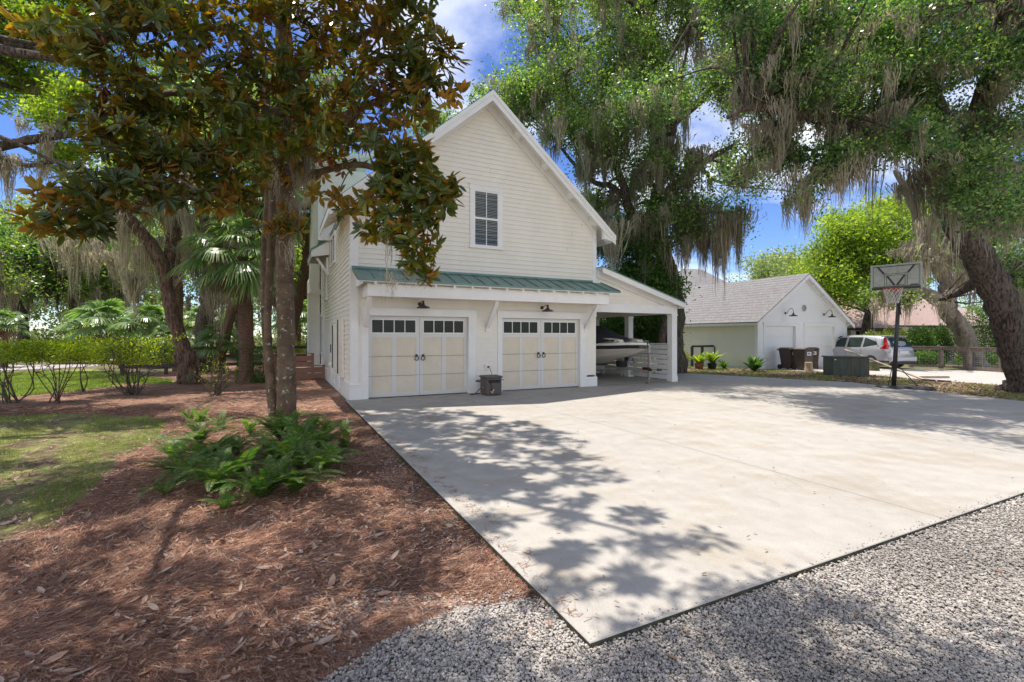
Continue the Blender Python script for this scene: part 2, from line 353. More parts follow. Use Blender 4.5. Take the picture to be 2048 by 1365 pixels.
def weather(m, scale, lo, hi, stretch=(1, 1, 1), detail=8, r=(.3, .7)):
    """multiplies the colour by one more layer of noise (speckle, stains, wear)"""
    t = m.node_tree; b = t.nodes['Principled BSDF']; l = b.inputs['Base Color'].links[0]; src = l.from_socket
    tc = N(t, 'ShaderNodeTexCoord'); mp = N(t, 'ShaderNodeMapping'); mp.inputs['Scale'].default_value = stretch; n = N(t, 'ShaderNodeTexNoise'); n.inputs['Scale'].default_value = scale; n.inputs['Detail'].default_value = detail; n.inputs['Roughness'].default_value = .7
    k = N(t, 'ShaderNodeMapRange'); k.inputs['From Min'].default_value = r[0]; k.inputs['From Max'].default_value = r[1]; k.inputs['To Min'].default_value = lo; k.inputs['To Max'].default_value = hi
    x = N(t, 'ShaderNodeMix', data_type='RGBA', blend_type='MULTIPLY'); x.inputs['Factor'].default_value = 1; cc = N(t, 'ShaderNodeCombineColor')
    t.links.new(tc.outputs['Object'], mp.inputs[0]); t.links.new(mp.outputs[0], n.inputs['Vector']); t.links.new(n.outputs['Fac'], k.inputs[0])
    for i in range(3): t.links.new(k.outputs[0], cc.inputs[i])
    t.links.new(src, x.inputs['A']); t.links.new(cc.outputs[0], x.inputs['B']); t.links.new(x.outputs['Result'], b.inputs['Base Color'])
weather(M['concrete'], 75, .86, 1.10); weather(M['concrete'], .35, .90, 1.06); weather(M['concrete'], 5, .80, 1.0, (1.0, .25, 1), 10, (.28, .40))
weather(M['siding'], 1.2, .95, 1.03, (1, 1, .35)); weather(M['siding'], 14, .97, 1.02, (.25, .25, 3))
weather(M['trim'], 2.5, .93, 1.02); weather(M['door_panel'], 3, .93, 1.03); weather(M['door_trim'], 4, .92, 1.02); weather(M['paint_white'], 2, .95, 1.02)
weather(M['metal_green'], 3, .8, 1.2); weather(M['mulch'], 1.1, .75, 1.2)
# ---------------------------------------------------------------- vegetation builders
def unit(a): return a / (np.linalg.norm(a, axis=-1, keepdims=True) + 1e-9)
def rdirs(rng, n): return unit(rng.normal(size=(n, 3)))
def smooth_path(pts, k=5):
    """Catmull-Rom through rows (x, y, z, r)"""
    p = np.asarray(pts, dtype=float)
    if len(p) < 3: 
        t = np.linspace(0, 1, k+1)[:, None]; return p[0]*(1-t) + p[1]*t
    q = np.vstack([2*p[0]-p[1], p, 2*p[-1]-p[-2]]); o = []
    for i in range(1, len(q)-2):
        for t in np.linspace(0, 1, k, endpoint=False):
            a, b, c, d = q[i-1], q[i], q[i+1], q[i+2]
            o.append(.5*((2*b) + (c-a)*t + (2*a-5*b+4*c-d)*t*t + (3*b-a-3*c+d)*t**3))
    o.append(p[-1]); o = np.array(o); o[:, 3] = np.maximum(o[:, 3], .004); return o

def leaf_quads(mb, P, D, Nn, Ln, Wd, m=0):
    """P base points, D directions, Nn normals, rhombic leaves"""
    D = unit(D); side = unit(np.cross(D, Nn)); Ln = Ln[:, None]; Wd = Wd[:, None]
    a = P; b = P + D*Ln*.45 + side*Wd*.5; c = P + D*Ln; d = P + D*Ln*.45 - side*Wd*.5
    v = np.stack([a, b, c, d], 1).reshape(-1, 3); n = len(P)
    mb.add(v, np.arange(4*n).reshape(n, 4), m)

def leaf_cloud(mb, rng, centers, n, spread, size, up=.6, m=0):
    """n leaves round every centre"""
    k = len(centers); c = np.repeat(centers, n, axis=0)
    off = rng.normal(size=(k*n, 3)) * np.array([1, 1, .7]) * spread
    P = c + off; D = rdirs(rng, k*n); D[:, 2] -= .15
    Nn = rdirs(rng, k*n) + np.array([0, 0, up])
    sz = size * rng.uniform(.55, 1.5, k*n)
    leaf_quads(mb, P, D, Nn, sz, sz*.55, m)

def moss_clumps(mb, rng, anchors, length, n=50, w=.016, spread=.22, segs=7, m=0):
    for A in anchors:
        Lc = length * rng.uniform(.45, 1.25); k = int(n * rng.uniform(.6, 1.3)); sp = spread * rng.uniform(.5, 1.4)
        ang = rng.uniform(0, np.pi); ax = np.array([np.cos(ang), np.sin(ang), 0])
        base = A + ax * rng.normal(size=(k, 1)) * sp + rng.normal(size=(k, 3)) * np.array([.06, .06, .03]) - np.abs(rng.normal(size=(k, 1))) * np.array([[0, 0, .13*Lc]])
        # strands nearer the middle of the clump hang lower
        dd = np.abs((base - A) @ ax) / (sp + 1e-6)
        ln = Lc * rng.uniform(.25, 1.0, k) * np.exp(-dd*.55)
        t = np.linspace(0, 1, segs)
        ctr = base[:, None, :].repeat(segs, 1)
        ctr[:, :, 2] -= ln[:, None] * t
        wig = np.cumsum(rng.normal(size=(k, segs, 2)) * (.012 + .35*w), axis=1); ctr[:, :, :2] += wig
        ctr[:, :, :2] += (A[:2] - base[:, :2])[:, None, :] * (t[None, :, None]**1.5) * .45
        an = rng.uniform(0, np.pi, (k, segs)) ; an = an[:, :1] + np.cumsum(rng.normal(size=(k, segs))*.5, 1)
        ww = w * rng.uniform(.5, 1.3, (k, 1)) * (1.1 - t)[None, :] + .002
        o = np.stack([np.cos(an)*ww, np.sin(an)*ww, np.zeros_like(an)], -1)
        v = np.stack([ctr-o, ctr+o], 2).reshape(-1, 3)          # k, segs, 2
        i = (np.arange(k)[:, None]*segs + np.arange(segs-1)[None, :])*2
        f = np.stack([i, i+1, i+3, i+2], -1).reshape(-1, 4)
        mb.add(v, f, m)

def tree(name, label, cat, base, limbs, blobs, leaf='oak_leaf', bark='bark', size=.09, nleaf=70, spread=.32, moss=None,
         seed=1, group=None, ns=12, twig_r=.02, jit=.05, extra_moss=(), up=.6, mossw=.016, mossn=50):
    """limbs: rows of (x,y,z,r) lists; blobs: (centre, (rx,ry,rz), tips)"""
    rng = np.random.default_rng(seed); base = np.asarray(base, dtype=float)
    root = thing(name, label, cat, base, group=group)
    tb = MB(); sk = []
    for Lm in limbs:
        p = smooth_path(Lm)
        p[1:-1, :2] += rng.normal(size=(len(p)-2, 2)) * p[1:-1, 3:4] * .12
        tb.tube(p[:, :3], p[:, 3], ns, 0, jit, rng); sk.append(p)
    sk = np.vstack(sk)
    cb = MB(); mp = []
    for (c, r, nt_) in blobs:
        c = np.asarray(c, dtype=float); r = np.asarray(r, dtype=float)
        # boughs from the skeleton into the blob
        nb = max(1, nt_ // 14)
        ends = c + rdirs(rng, nb) * r * rng.uniform(.1, .6, (nb, 1))
        bp = []
        for e in ends:
            dist = np.linalg.norm(sk[:, :3] - e, axis=1) + np.maximum(0, sk[:, 2]-e[2])*.7; j = dist.argmin(); s0 = sk[j]
            r0 = min(s0[3]*.6, .02 + dist[j]*.022)
            if e[1] < 9 and e[2] > 6: r0 = min(r0, .014)
            mid = (s0[:3]+e)/2 + rng.normal(size=3)*dist[j]*.09 + np.array([0, 0, dist[j]*.05])
            p = smooth_path([[*s0[:3], r0], [*mid, r0*.7], [*e, max(.012, r0*.3)]], 4)
            tb.tube(p[:, :3], p[:, 3], 6, 0, .04, rng, cap=False); bp.append(p)
        bp = np.vstack(bp)
        d = rdirs(rng, nt_); tips = c + d * r * (rng.uniform(.25, 1, (nt_, 1))**.6)
        for tpt in tips[: (nt_ if twig_r else 0)]:
            dist = np.linalg.norm(bp[:, :3] - tpt, axis=1); j = dist.argmin(); s0 = bp[j, :3]
            mid = (s0+tpt)/2 + rng.normal(size=3)*dist[j]*.12
            tb.tube([s0, mid, tpt], [twig_r, twig_r*.6, twig_r*.25], 3, 0, cap=False)
        leaf_cloud(cb, rng, tips, nleaf, spread, size, up)
        # a thinner veil of leaves between the tips
        mp.append(np.vstack([tips, bp[:, :3]]))
    tb.build('trunk', M[bark], root, base, smooth=True)
    if cb.n: cb.build('crown', M[leaf], root, base)
    if moss or len(extra_moss):
        mm = MB()
        if moss:
            nm, ml = moss; mp = np.vstack(mp); idx = rng.choice(len(mp), nm)
            moss_clumps(mm, rng, mp[idx], ml, mossn, mossw)
        for (A, ml, n, sp) in extra_moss:
            for rep in (0, 1): moss_clumps(mm, rng, [np.asarray(A, float) + rep*rng.normal(size=3)*np.array([.3,.3,.2])*(1 + .05*A[1])], ml*(1-.25*rep), n, mossw, sp)
        mm.build('hanging_moss', M['moss'], root, base)
    return root

MAGV = np.array([[0,0,0],[.3,-.42,.02],[.3,.42,.02],[.68,-.40,.02],[.68,.40,.02],[1,0,0],[.3,0,-.05],[.68,0,-.05]])
def big_leaves(mb, P, D, Nn, Ln, Wd, curl=.12, under=True, mt=0, mu=1):
    """broad folded leaves with a real upper and lower face"""
    n = len(P); D = unit(D); s = unit(np.cross(D, Nn)); u = np.cross(s, D)
    x = MAGV[:, 0][None, :, None]*Ln[:, None, None]; y = MAGV[:, 1][None, :, None]*Wd[:, None, None]
    z = (MAGV[:, 2][None, :, None]*Ln[:, None, None]) - (MAGV[:, 0]**2)[None, :, None]*Ln[:, None, None]*curl
    v = P[:, None, :] + D[:, None, :]*x + s[:, None, :]*y + u[:, None, :]*z
    def faces(off):
        b = (np.arange(n)*8 + off)[:, None]
        return b + np.array([[0,6,1,1]]), b
    t3 = np.array([(0,6,1),(0,2,6),(7,5,3),(7,4,5)]); q4 = np.array([(6,7,3,1),(6,2,4,7)])
    b = (np.arange(n)*8)[:, None, None]
    n0 = mb.n
    mb.add(v.reshape(-1, 3), (b + t3[None]).reshape(-1, 3), mt)
    mb.f.append((b + q4[None]).reshape(-1, 4) + n0); mb.m.append(np.full(n*2, mt, dtype=np.int32))
    if under:
        n1 = mb.n; v2 = v - u[:, None, :]*.0012
        mb.add(v2.reshape(-1, 3), (b + t3[None])[:, :, ::-1].reshape(-1, 3), mu)
        mb.f.append((b + q4[None])[:, :, ::-1].reshape(-1, 4) + n1); mb.m.append(np.full(n*2, mu, dtype=np.int32))

def rosettes(mb, rng, tips, axes, nl=9, L=.16, mt=0, mu=1, tilt=(45, 95)):
    k = len(tips); P = np.repeat(tips, nl, 0); A = unit(np.repeat(axes, nl, 0))
    r = rdirs(rng, k*nl); R = unit(r - A*(r*A).sum(1, keepdims=True))
    th = np.radians(rng.uniform(*tilt, k*nl))[:, None]
    D = A*np.cos(th) + R*np.sin(th); Nn = A*np.sin(th) - R*np.cos(th)
    Nn = Nn + rng.normal(size=Nn.shape)*.18
    Ln = L*rng.uniform(.7, 1.15, k*nl)
    big_leaves(mb, P + R*.012 - A*rng.uniform(0, .05, (k*nl, 1)), D, Nn, Ln, Ln*rng.uniform(.34, .46, k*nl), mt=mt, mu=mu)

def fan_leaf(mb, rng, hub, out, up, R, nb=34, m=0, droop=.5, wd=.035, arc=2.5):
    """a palmetto fan: blades radiating from the end of the stalk, drooping at the tips"""
    out = unit(out); s = unit(np.cross(out, up)); u = np.cross(s, out)
    a = np.linspace(-arc, arc, nb)*.5*2*.62 + rng.normal(size=nb)*.03
    D = np.cos(a)[:, None]*out + np.sin(a)[:, None]*s
    L = R*(.72 + .28*np.cos(a*.55))*rng.uniform(.88, 1.08, nb)
    side = unit(np.cross(D, np.broadcast_to(u, D.shape)))
    ts = np.array([0, .35, .7, 1.0]); wf = np.array([.25, 1, .8, .08])
    pts = []
    for t, w in zip(ts, wf):
        dz = -droop*(t**2.2)*L
        c = hub + D*(L*t*(1-.12*droop*t))[:, None] + u*(.06*L*t*(1-t))[:, None]; c[:, 2] += dz
        ww = (wd*w*R)/1.0
        pts += [c - side*ww, c + side*ww]
    v = np.stack(pts, 1).reshape(-1, 3); b = (np.arange(nb)*8)[:, None, None]
    f = (b + np.array([(0,1,3,2),(2,3,5,4),(4,5,7,6)])[None]).reshape(-1, 4)
    mb.add(v, f, m)

def palm(name, label, base, top, r, nf=26, stalk=1.0, R=.95, seed=1, group=None, dead=5, bark='palm_bark', lo=-50, trunk=True, droop=.55, cat='palm', moss=0):
    rng = np.random.default_rng(seed); base = np.asarray(base, float); top = np.asarray(top, float)
    root = thing(name, label, cat, base, group=group)
    if trunk:
        t = np.linspace(0, 1, 14); p = base + (top-base)*t[:, None]; p[:, 0] += np.sin(t*3.1)*.06
        rr = r*(1.15 - .15*t) * (1 + .06*rng.normal(size=14)); rr[0] *= 1.2
        tb = MB(); tb.tube(p, rr, 14, 0, .05, rng)
        # old leaf bases below the crown
        for k in range(34):
            z = rng.uniform(.72, 1.0); a = rng.uniform(0, 6.28); q = base + (top-base)*z
            d = np.array([math.cos(a), math.sin(a), .9]); q = q + d*np.array([r, r, 0])*.8
            tb.bar(q, q + d*.2*(r/.15), .07*(r/.15), .025)
        tb.build('trunk', M[bark], root, base, smooth=False)
    cb = MB()
    for k in range(nf):
        isd = k < dead
        el = math.radians(lo + (85-lo) * ((k+.5)/nf)**.9); a = k*2.39996 + rng.normal()*.15
        d = np.array([math.cos(a)*math.cos(el), math.sin(a)*math.cos(el), math.sin(el)])
        st = stalk*rng.uniform(.8, 1.2)*(.55 if isd else 1); hub = top + d*st + np.array([0, 0, -.10*st*math.cos(el)])
        mid = top + d*st*.5 + np.array([0, 0, .04])
        cb.tube([top, mid, hub], [.018, .014, .01], 4, 1 if isd else 0, cap=False)
        o = unit(d*np.array([1, 1, .7]) + np.array([0, 0, -.25 if not isd else -1.2]))
        fan_leaf(cb, rng, hub, o, np.array([0, 0, 1.0]) + d*.2 + rng.normal(size=3)*.15, R*rng.uniform(.85, 1.1)*(.6 if isd else 1), 34, 1 if isd else 0, droop if not isd else 1.0)
    cb.build('crown', [M['palm_leaf'], M['palm_dead']], root, base)
    if moss:
        mm = MB(); A = top + rng.normal(size=(moss, 3))*np.array([.5, .5, .25]); moss_clumps(mm, rng, A, .8, 40, .012, .15); mm.build('hanging_moss', M['moss'], root, base)
    return root

def shrub(name, label, base, r, n=2500, size=.05, leaf='shrub_leaf', seed=1, cat='shrub', group=None, stems=6, flat=1.0, zc=None, stem_mat='twig', boxy=False, spread_stem=.5, shell=.6):
    """leafy mass of radii r standing on stems"""
    rng = np.random.default_rng(seed); base = np.asarray(base, float); root = thing(name, label, cat, base, group=group)
    r = np.asarray(r, float); zc = r[2] if zc is None else zc; c = base + np.array([0, 0, zc])
    sb = MB()
    for k in range(stems):
        a = rng.uniform(0, 6.28); b0 = base + np.array([math.cos(a)*r[0]*.18, math.sin(a)*r[1]*.18, -.02])
        e = c + np.array([rng.uniform(-1, 1)*r[0]*spread_stem*1.4, rng.uniform(-1, 1)*r[1]*spread_stem*1.4, r[2]*rng.uniform(-.3, .5)])
        kk = .17 if boxy else .08; m1 = b0 + (e-b0)*np.array([.55,.55,.35]) + rng.normal(size=3)*kk*r.mean(); m2 = b0 + (e-b0)*np.array([.85,.85,.7]) + rng.normal(size=3)*kk*r.mean()
        q = smooth_path([[*b0, .017], [*m1, .013], [*m2, .010], [*e, .006]], 3); sb.tube(q[:, :3], q[:, 3], 5, 0, .1, rng, cap=False)
        for j in range(7 if boxy else 4):
            s = q[rng.integers(3, len(q)), :3]; e2 = s + rng.normal(size=3)*np.array([.35, .35, .25])*r.mean() + np.array([0, 0, .25*r[2]])
            sb.tube([s, (s+e2)/2 + rng.normal(size=3)*.02, e2], [.008, .006, .003], 4, 0, cap=False)
    sb.build('stem', M[stem_mat], root, base, smooth=True)
    d = rng.uniform(-1, 1, (n, 3)) if boxy else rdirs(rng, n)
    if boxy:
        ax = rng.integers(0, 3, n); k = rng.random(n) < shell; d[np.arange(n)[k], ax[k]] = np.sign(d[np.arange(n)[k], ax[k]])*rng.uniform(.88, 1, k.sum())
    else: d = d * (rng.uniform(0, 1, (n, 1))**.35)
    bump = 1 + .16*np.sin(d[:, :1]*7+seed) * np.cos(d[:, 1:2]*6) + (.28*np.abs(rng.normal(size=(n,1)))*(d[:, 2:] > .8) if boxy else 0)
    P = c + d*r*bump + rng.normal(size=(n, 3))*.02
    P[:, 2] = np.maximum(P[:, 2], base[2]+.01)
    D = rdirs(rng, n) + d*.7 + np.array([0, 0, .35]); Nn = rdirs(rng, n) + np.array([0, 0, .8])
    lb = MB(); sz = size*rng.uniform(.7, 1.3, n); leaf_quads(lb, P, D, Nn, sz, sz*.5)
    lb.build('foliage', M[leaf], root, base)
    return root

def fern_mesh(rng, base, n, L, mb, m=0):
    for k in range(n):
        a = rng.uniform(0, 6.28); Lk = L*rng.uniform(.6, 1.15); el = math.radians(rng.uniform(48, 86)); h = np.array([math.cos(a), math.sin(a), 0])
        ts = np.linspace(0, 1, 24); bend = rng.uniform(.5, 1.1)
        P = base + h*(ts*Lk*math.cos(el)*1.0 + .35*Lk*ts**2)[:, None]; P[:, 2] += ts*Lk*math.sin(el) - bend*Lk*.62*ts**2.3
        T = unit(np.gradient(P, axis=0)); s = unit(np.cross(T, np.array([0, 0, 1.0]))); u = np.cross(s, T)
        w = Lk*.19*np.sin(np.pi*np.clip(ts*.9+.1, 0, 1))**.7*(1-ts*.35)
        for sg in (-1, 1):
            Pp = P[2:]; D = s[2:]*sg + T[2:]*.45 + np.array([0, 0, -.12]); Nn = u[2:] + rng.normal(size=(22, 3))*.15
            leaf_quads(mb, Pp, D, Nn, w[2:]*rng.uniform(.85,1.1,22), np.full(22, Lk*.024), m)
            Pm = (P[2:-1]+P[3:])/2; Dm = s[2:-1]*sg + T[2:-1]*.5; leaf_quads(mb, Pm, Dm, u[2:-1], w[2:-1]*.95, np.full(21, Lk*.022), m)
        mb.tube(P, np.linspace(.0035, .001, 24), 3, 1, cap=False)

def blades(mb, rng, P, h, w, lean=.35, m=0):
    n = len(P); a = rng.uniform(0, 6.28, n); s = np.stack([np.cos(a), np.sin(a), np.zeros(n)], 1)*w
    ln = rng.normal(size=(n, 3))*lean*h; ln[:, 2] = 0; hh = h*rng.uniform(.5, 1.3, (n, 1))
    top = P + np.hstack([ln[:, :2], hh]); v = np.stack([P-s, P+s, top], 1).reshape(-1, 3)
    mb.add(v, np.arange(3*n).reshape(n, 3), m)

def in_poly(P, poly):
    x, y = P[:, 0], P[:, 1]; c = np.zeros(len(P), bool); n = len(poly)
    for i in range(n):
        x0, y0 = poly[i][:2]; x1, y1 = poly[i-1][:2]
        k = ((y0 > y) != (y1 > y)) & (x < (x1-x0)*(y-y0)/((y1-y0) + 1e-12) + x0); c ^= k
    return c
def rough_poly(poly, step=.25, amp=.06, seed=0, keep=()):
    """polygon with its edges broken up; edges whose index is in keep stay straight"""
    rng = np.random.default_rng(seed); o = []
    for i in range(len(poly)):
        a = np.array(poly[i][:2]); b = np.array(poly[(i+1) % len(poly)][:2]); d = b-a; L = np.linalg.norm(d); nrm = np.array([-d[1], d[0]])/(L+1e-9)
        k = max(1, int(L/step)) if i not in keep else 1; ph = rng.uniform(0, 6, 4)
        for j in range(k):
            t = j/k; w = 0 if (i in keep or j == 0) else amp*(math.sin(t*L*1.3+ph[0]) + .7*math.sin(t*L*3.1+ph[1]) + .5*rng.normal())
            o.append(a + d*t + nrm*w)
    return o
def sheet(name, poly, z, m, kind='structure'):
    bm = bmesh.new(); vs = [bm.verts.new((float(p[0]), float(p[1]), z)) for p in poly]; f = bm.faces.new(vs); f.normal_update()
    if f.normal.z < 0: f.normal_flip()
    bmesh.ops.triangulate(bm, faces=bm.faces[:]); me = bpy.data.meshes.new(name); bm.to_mesh(me); bm.free(); me.materials.append(M[m])
    o = bpy.data.objects.new(name, me); C.objects.link(o); o['kind'] = kind
    return o
# ---------------------------------------------------------------- ground and paving
def gp2(*pts): return [G(x, y)[:2] for x, y in pts]
def lp(*pts): return [LW(s, t)[:2] for s, t in pts]
sheet('ground', [(-260,-40),(260,-40),(320,420),(-320,420)], -.065, 'ground')
MULCH = gp2((-700,1500),(-500,1000),(-300,860),(0,797),(120,785),(250,752),(345,745),(340,735),(230,735),(250,727),(400,722),(560,722),(640,730)) + lp((-.05,12),(-.05,.0),(-.15,-.6),(-.15,-10.15)) + gp2((1080,1195),(900,1225),(790,1270),(640,1365),(500,1550))
sheet('mulch_bed', rough_poly(MULCH, .3, .07, 3), -.058, 'mulch')
LAWN = gp2((-900,800),(-300,752),(0,747),(190,738),(200,741),(345,760),(342,768),(255,768),(150,783),(0,795),(-300,830),(-600,880))
sheet('lawn', rough_poly(LAWN, .3, .06, 5), -.052, 'lawn')
MOSSY = gp2((-700,1080),(-300,870),(0,832),(140,828),(290,832),(335,845),(310,880),(230,930),(180,985),(110,1040),(0,1090),(-300,1220))
sheet('thin_grass', rough_poly(MOSSY, .15, .09, 6), -.054, 'thin_grass')
sheet('road', gp2((-1500,760),(-600,742),(0,742),(190,733),(215,729),(0,731),(-600,728),(-1500,733)), -.048, 'road')
sheet('road', gp2((-1500,724),(0,722),(200,722),(330,717),(330,712),(0,711),(-1500,711)), -.048, 'road')
GRAVEL = gp2((500,1560),(640,1372),(790,1275),(900,1230),(1080,1200)) + lp((-.15,-10.15),(-.15,-10.2),(18,-10.2),(30,-12)) + [(40,-6),(0,-6)]
sheet('gravel', rough_poly(GRAVEL, .10, .055, 8, keep=(5,6,7,8,9,10)), -.045, 'gravel_bed')
NDRIVE = lp((17.3,9.6),(17.3,2.5),(21.2,2.2),(19.4,-3.2),(20.2,-5.6),(24,-14),(50,-22),(50,-10),(29,-3.6),(27.2,-.6),(26.2,3.2),(25.5,9.6))
sheet('neighbour_driveway', lp((19.3,3.1),(20.9,.2),(19.9,-3.0),(19.9,-6.0),(23,-16),(44,-26),(44,-12),(28.6,-4.4),(27.0,.2),(27.0,3.1)), -.046, 'concrete2')
VERGE = lp((11.0,9.6),(11.0,2.6),(14.2,2.5),(16.1,-2.9),(14.9,-7.4),(17,-16),(24,-26),(44,-36),(44,-24),(23,-15),(19.95,-6),(19.95,-3),(20.9,.2),(19.3,3.1),(19.3,9.6))
sheet('verge', VERGE, -.057, 'verge')
sheet('verge', lp((27.0,.2),(28.6,-4.4),(44,-12),(60,-20),(60,20),(27,20)), -.056, 'verge')

# the driveway slab, a real step above the soil, built in bays with a narrow joint between them
def slab():
    mb = MB()
    PL = [(-.15,-10.34),(-.15,-.02),(10.95,-.02),(10.95,1.0),(12.9,2.65),(14.0,2.4),(16.0,-2.9),(14.75,-7.5),(15.6,-10.34)]
    w = [LW(*p) for p in PL]; n = len(w)
    top = [(p[0], p[1], 0) for p in w]; bot = [(p[0], p[1], -.13) for p in w]
    bm = bmesh.new(); bt = [bm.verts.new(p) for p in top]; bb = [bm.verts.new(p) for p in bot]
    f = bm.faces.new(bt); f.normal_update()
    if f.normal.z < 0: f.normal_flip()
    for i in range(n):
        g = bm.faces.new([bt[i], bb[i], bb[(i+1) % n], bt[(i+1) % n]]); g.material_index = 1
    bmesh.ops.recalc_face_normals(bm, faces=bm.faces[:])
    bmesh.ops.bevel(bm, geom=[e for e in bm.edges if abs(e.verts[0].co.z) < 1e-6 and abs(e.verts[1].co.z) < 1e-6], offset=.005, segments=1, affect='EDGES')
    me = bpy.data.meshes.new('driveway'); bm.to_mesh(me); bm.free(); me.materials.append(M['concrete']); me.materials.append(M['conc_edge'])
    o = bpy.data.objects.new('driveway', me); C.objects.link(o); o['kind'] = 'structure'
    j = MB()
    def line(a, b, w=.006):
        a = LW(*a); b = LW(*b); d = unit(b-a); s = np.array([-d[1], d[0], 0])*w; z = np.array([0, 0, .0012])
        j.quad(a-s+z, b-s+z, b+s+z, a+s+z)
    line((3.62,-10.33),(3.62,-.7)); line((7.45,-10.33),(7.45,-.1)); line((11.3,-10.33),(11.3,1.1)); line((-.14,-5.2),(15.0,-5.2), .004)
    jo = j.build('driveway_joints', M['joint']); jo['kind'] = 'structure'
    # floor of the carport
    f = MB()
    q = [LW(7.45,-.02,.004), LW(10.95,-.02,.004), LW(10.95,6.2,.004), LW(7.45,6.2,.004)]
    f.quad(*q); fo = f.build('carport_floor', M['concrete']); fo['kind'] = 'structure'
slab()

# ---------------------------------------------------------------- the garage house
def siding(mb, rng_at, z0, z1, plane, c=.128, m=0):
    """lapped boards; rng_at(z) gives the runs (u0, u1) at a height; plane(u, z, out) gives the point"""
    z = z0
    while z < z1 - .01:
        zt = min(z + c, z1)
        for (a0, a1), (b0, b1) in zip(rng_at(z), rng_at(zt)):
            if b1 - b0 < .01: b0 = b1 = (b0+b1)/2
            A = plane(a0, z, .026); B = plane(a1, z, .026); Cc = plane(b1, zt, .004); D = plane(b0, zt, .004)
            mb.quad(A, B, Cc, D, m); mb.quad(plane(a0, z, .0), plane(a1, z, .0), B, A, m)
        z += c

HX, HZ, HS = 3.66, 8.38, .86             # ridge position, ridge height, roof slope
def zroof(x): return HZ - HS*abs(x-HX)
house = thing('garage_house', 'cream lap sided house with green metal roof, two carriage doors and an attached carport', 'house', ORG, ROT)
P = house
core = MB(); zt = 4.9
core.prism([(.05,-.1),(7.37,-.1),(7.37,zroof(7.37)-.2),(HX,HZ-.25),(.05,zroof(.05)-.2)], .26, 11.9)
core.build('wall', M['siding'], P)
sd = MB()
def frange(z):
    if z < 2.26: return [(.0, .25), (3.30, 4.02), (7.05, 7.42)]
    e = max(.0, HX-(HZ-.14-z)/HS); g = min(7.42, HX+(HZ-.14-z)/HS); return [(e, g)]
def frange2(z): return frange(z)
fp = lambda u, z, o: (u, -o, z)
siding(sd, lambda z: [(.0,.25),(3.30,4.02),(7.05,7.42)], .36, 2.28, fp)
siding(sd, lambda z: [(max(.0, HX-(HZ-.14-z)/HS), min(7.42, HX+(HZ-.14-z)/HS))], 2.28, HZ-.16, fp)
siding(sd, lambda z: [(.0, 11.9)], .36, 4.95, lambda u, z, o: (-o, u, z))
siding(sd, lambda z: [(.0, 5.9)], .0, 3.4, lambda u, z, o: (7.42+o, u, z))
# short vertical butt joints of the boards
rj = np.random.default_rng(4)
for k in range(12):
    z = 2.28 + .128*rj.integers(8, 40); x = rj.uniform(.4, 7.0)
    if z+.13 < zroof(x)-.3 and not (2.9 < x < 4.4 and 3.8 < z < 6.0): sd.box(x, x+.003, -.025, -.012, z+.004, z+.11, 1)
sd.build('siding', [M['siding'], M['door_panel']], P)
# roof slabs: metal over white boarding
def slope_prism(mb, x0, x1, dz0, dz1, y0, y1, m=0):
    mb.prism([(x0, zroof(x0)-dz0), (x1, zroof(x1)-dz0), (x1, zroof(x1)-dz1), (x0, zroof(x0)-dz1)], y0, y1, 'y', m)
XL, XR = -.56, 7.88
rf = MB()
slope_prism(rf, HX, XR, 0, .035, -.47, 12.3); slope_prism(rf, XL, HX, 0, .035, -.47, 2.6); slope_prism(rf, -.02, HX, 0, .035, 2.6, 12.3)
for k in range(27):
    y = -.42 + k*.46
    for (a, b) in ((HX, XR), (XL if y < 2.58 else -.02, HX)): slope_prism(rf, a, b, -.022, .0, y, y+.02)
rf.box(HX-.07, HX+.07, -.47, 12.3, HZ-.03, HZ+.015)
roof = rf.build('roof', M['metal_green'], P)
so_ = MB()
slope_prism(so_, HX, XR-.02, .037, .075, -.44, 12.2); slope_prism(so_, XL+.02, HX, .037, .075, -.44, 2.58); slope_prism(so_, 0, HX, .037, .075, 2.58, 12.2)
so_.build('soffit', M['trim'], P)
rk = MB()
slope_prism(rk, HX, XR, .037, .30, -.468, -.442); slope_prism(rk, XL, HX, .037, .30, -.468, -.442)
slope_prism(rk, HX, XR, .012, .14, -.490, -.472); slope_prism(rk, XL, HX, .012, .14, -.490, -.472)
slope_prism(rk, HX, 7.44, .077, .34, -.055, -.022); slope_prism(rk, -.02, HX, .077, .34, -.055, -.022)
rk.box(XR-.03, XR-.002, -.44, 12.2, zroof(XR)-.2, zroof(XR)-.04); rk.box(XL+.002, XL+.03, -.44, 2.58, zroof(XL)-.2, zroof(XL)-.04)
rk.build('rake_board', M['trim'], P)
for x in (4.55, 5.45, 6.33, 7.2, 7.75, .2, -.35):
    b = MB(); w = .07; b.prism([(x-w, zroof(x-w)-.078), (x+w, zroof(x+w)-.078), (x+w, zroof(x+w)-.23), (x-w, zroof(x-w)-.23)], -.44, -.057); b.build('lookout', M['trim'], P)
for k in range(4):
    y = .2 + k*.62
    b = MB(); b.prism([(-.02, zroof(-.02)-.08), (XL+.05, zroof(XL+.05)-.08), (XL+.05, zroof(XL+.05)-.17), (-.02, zroof(-.02)-.24)], y, y+.05); b.build('rafter_tail', M['trim'], P)
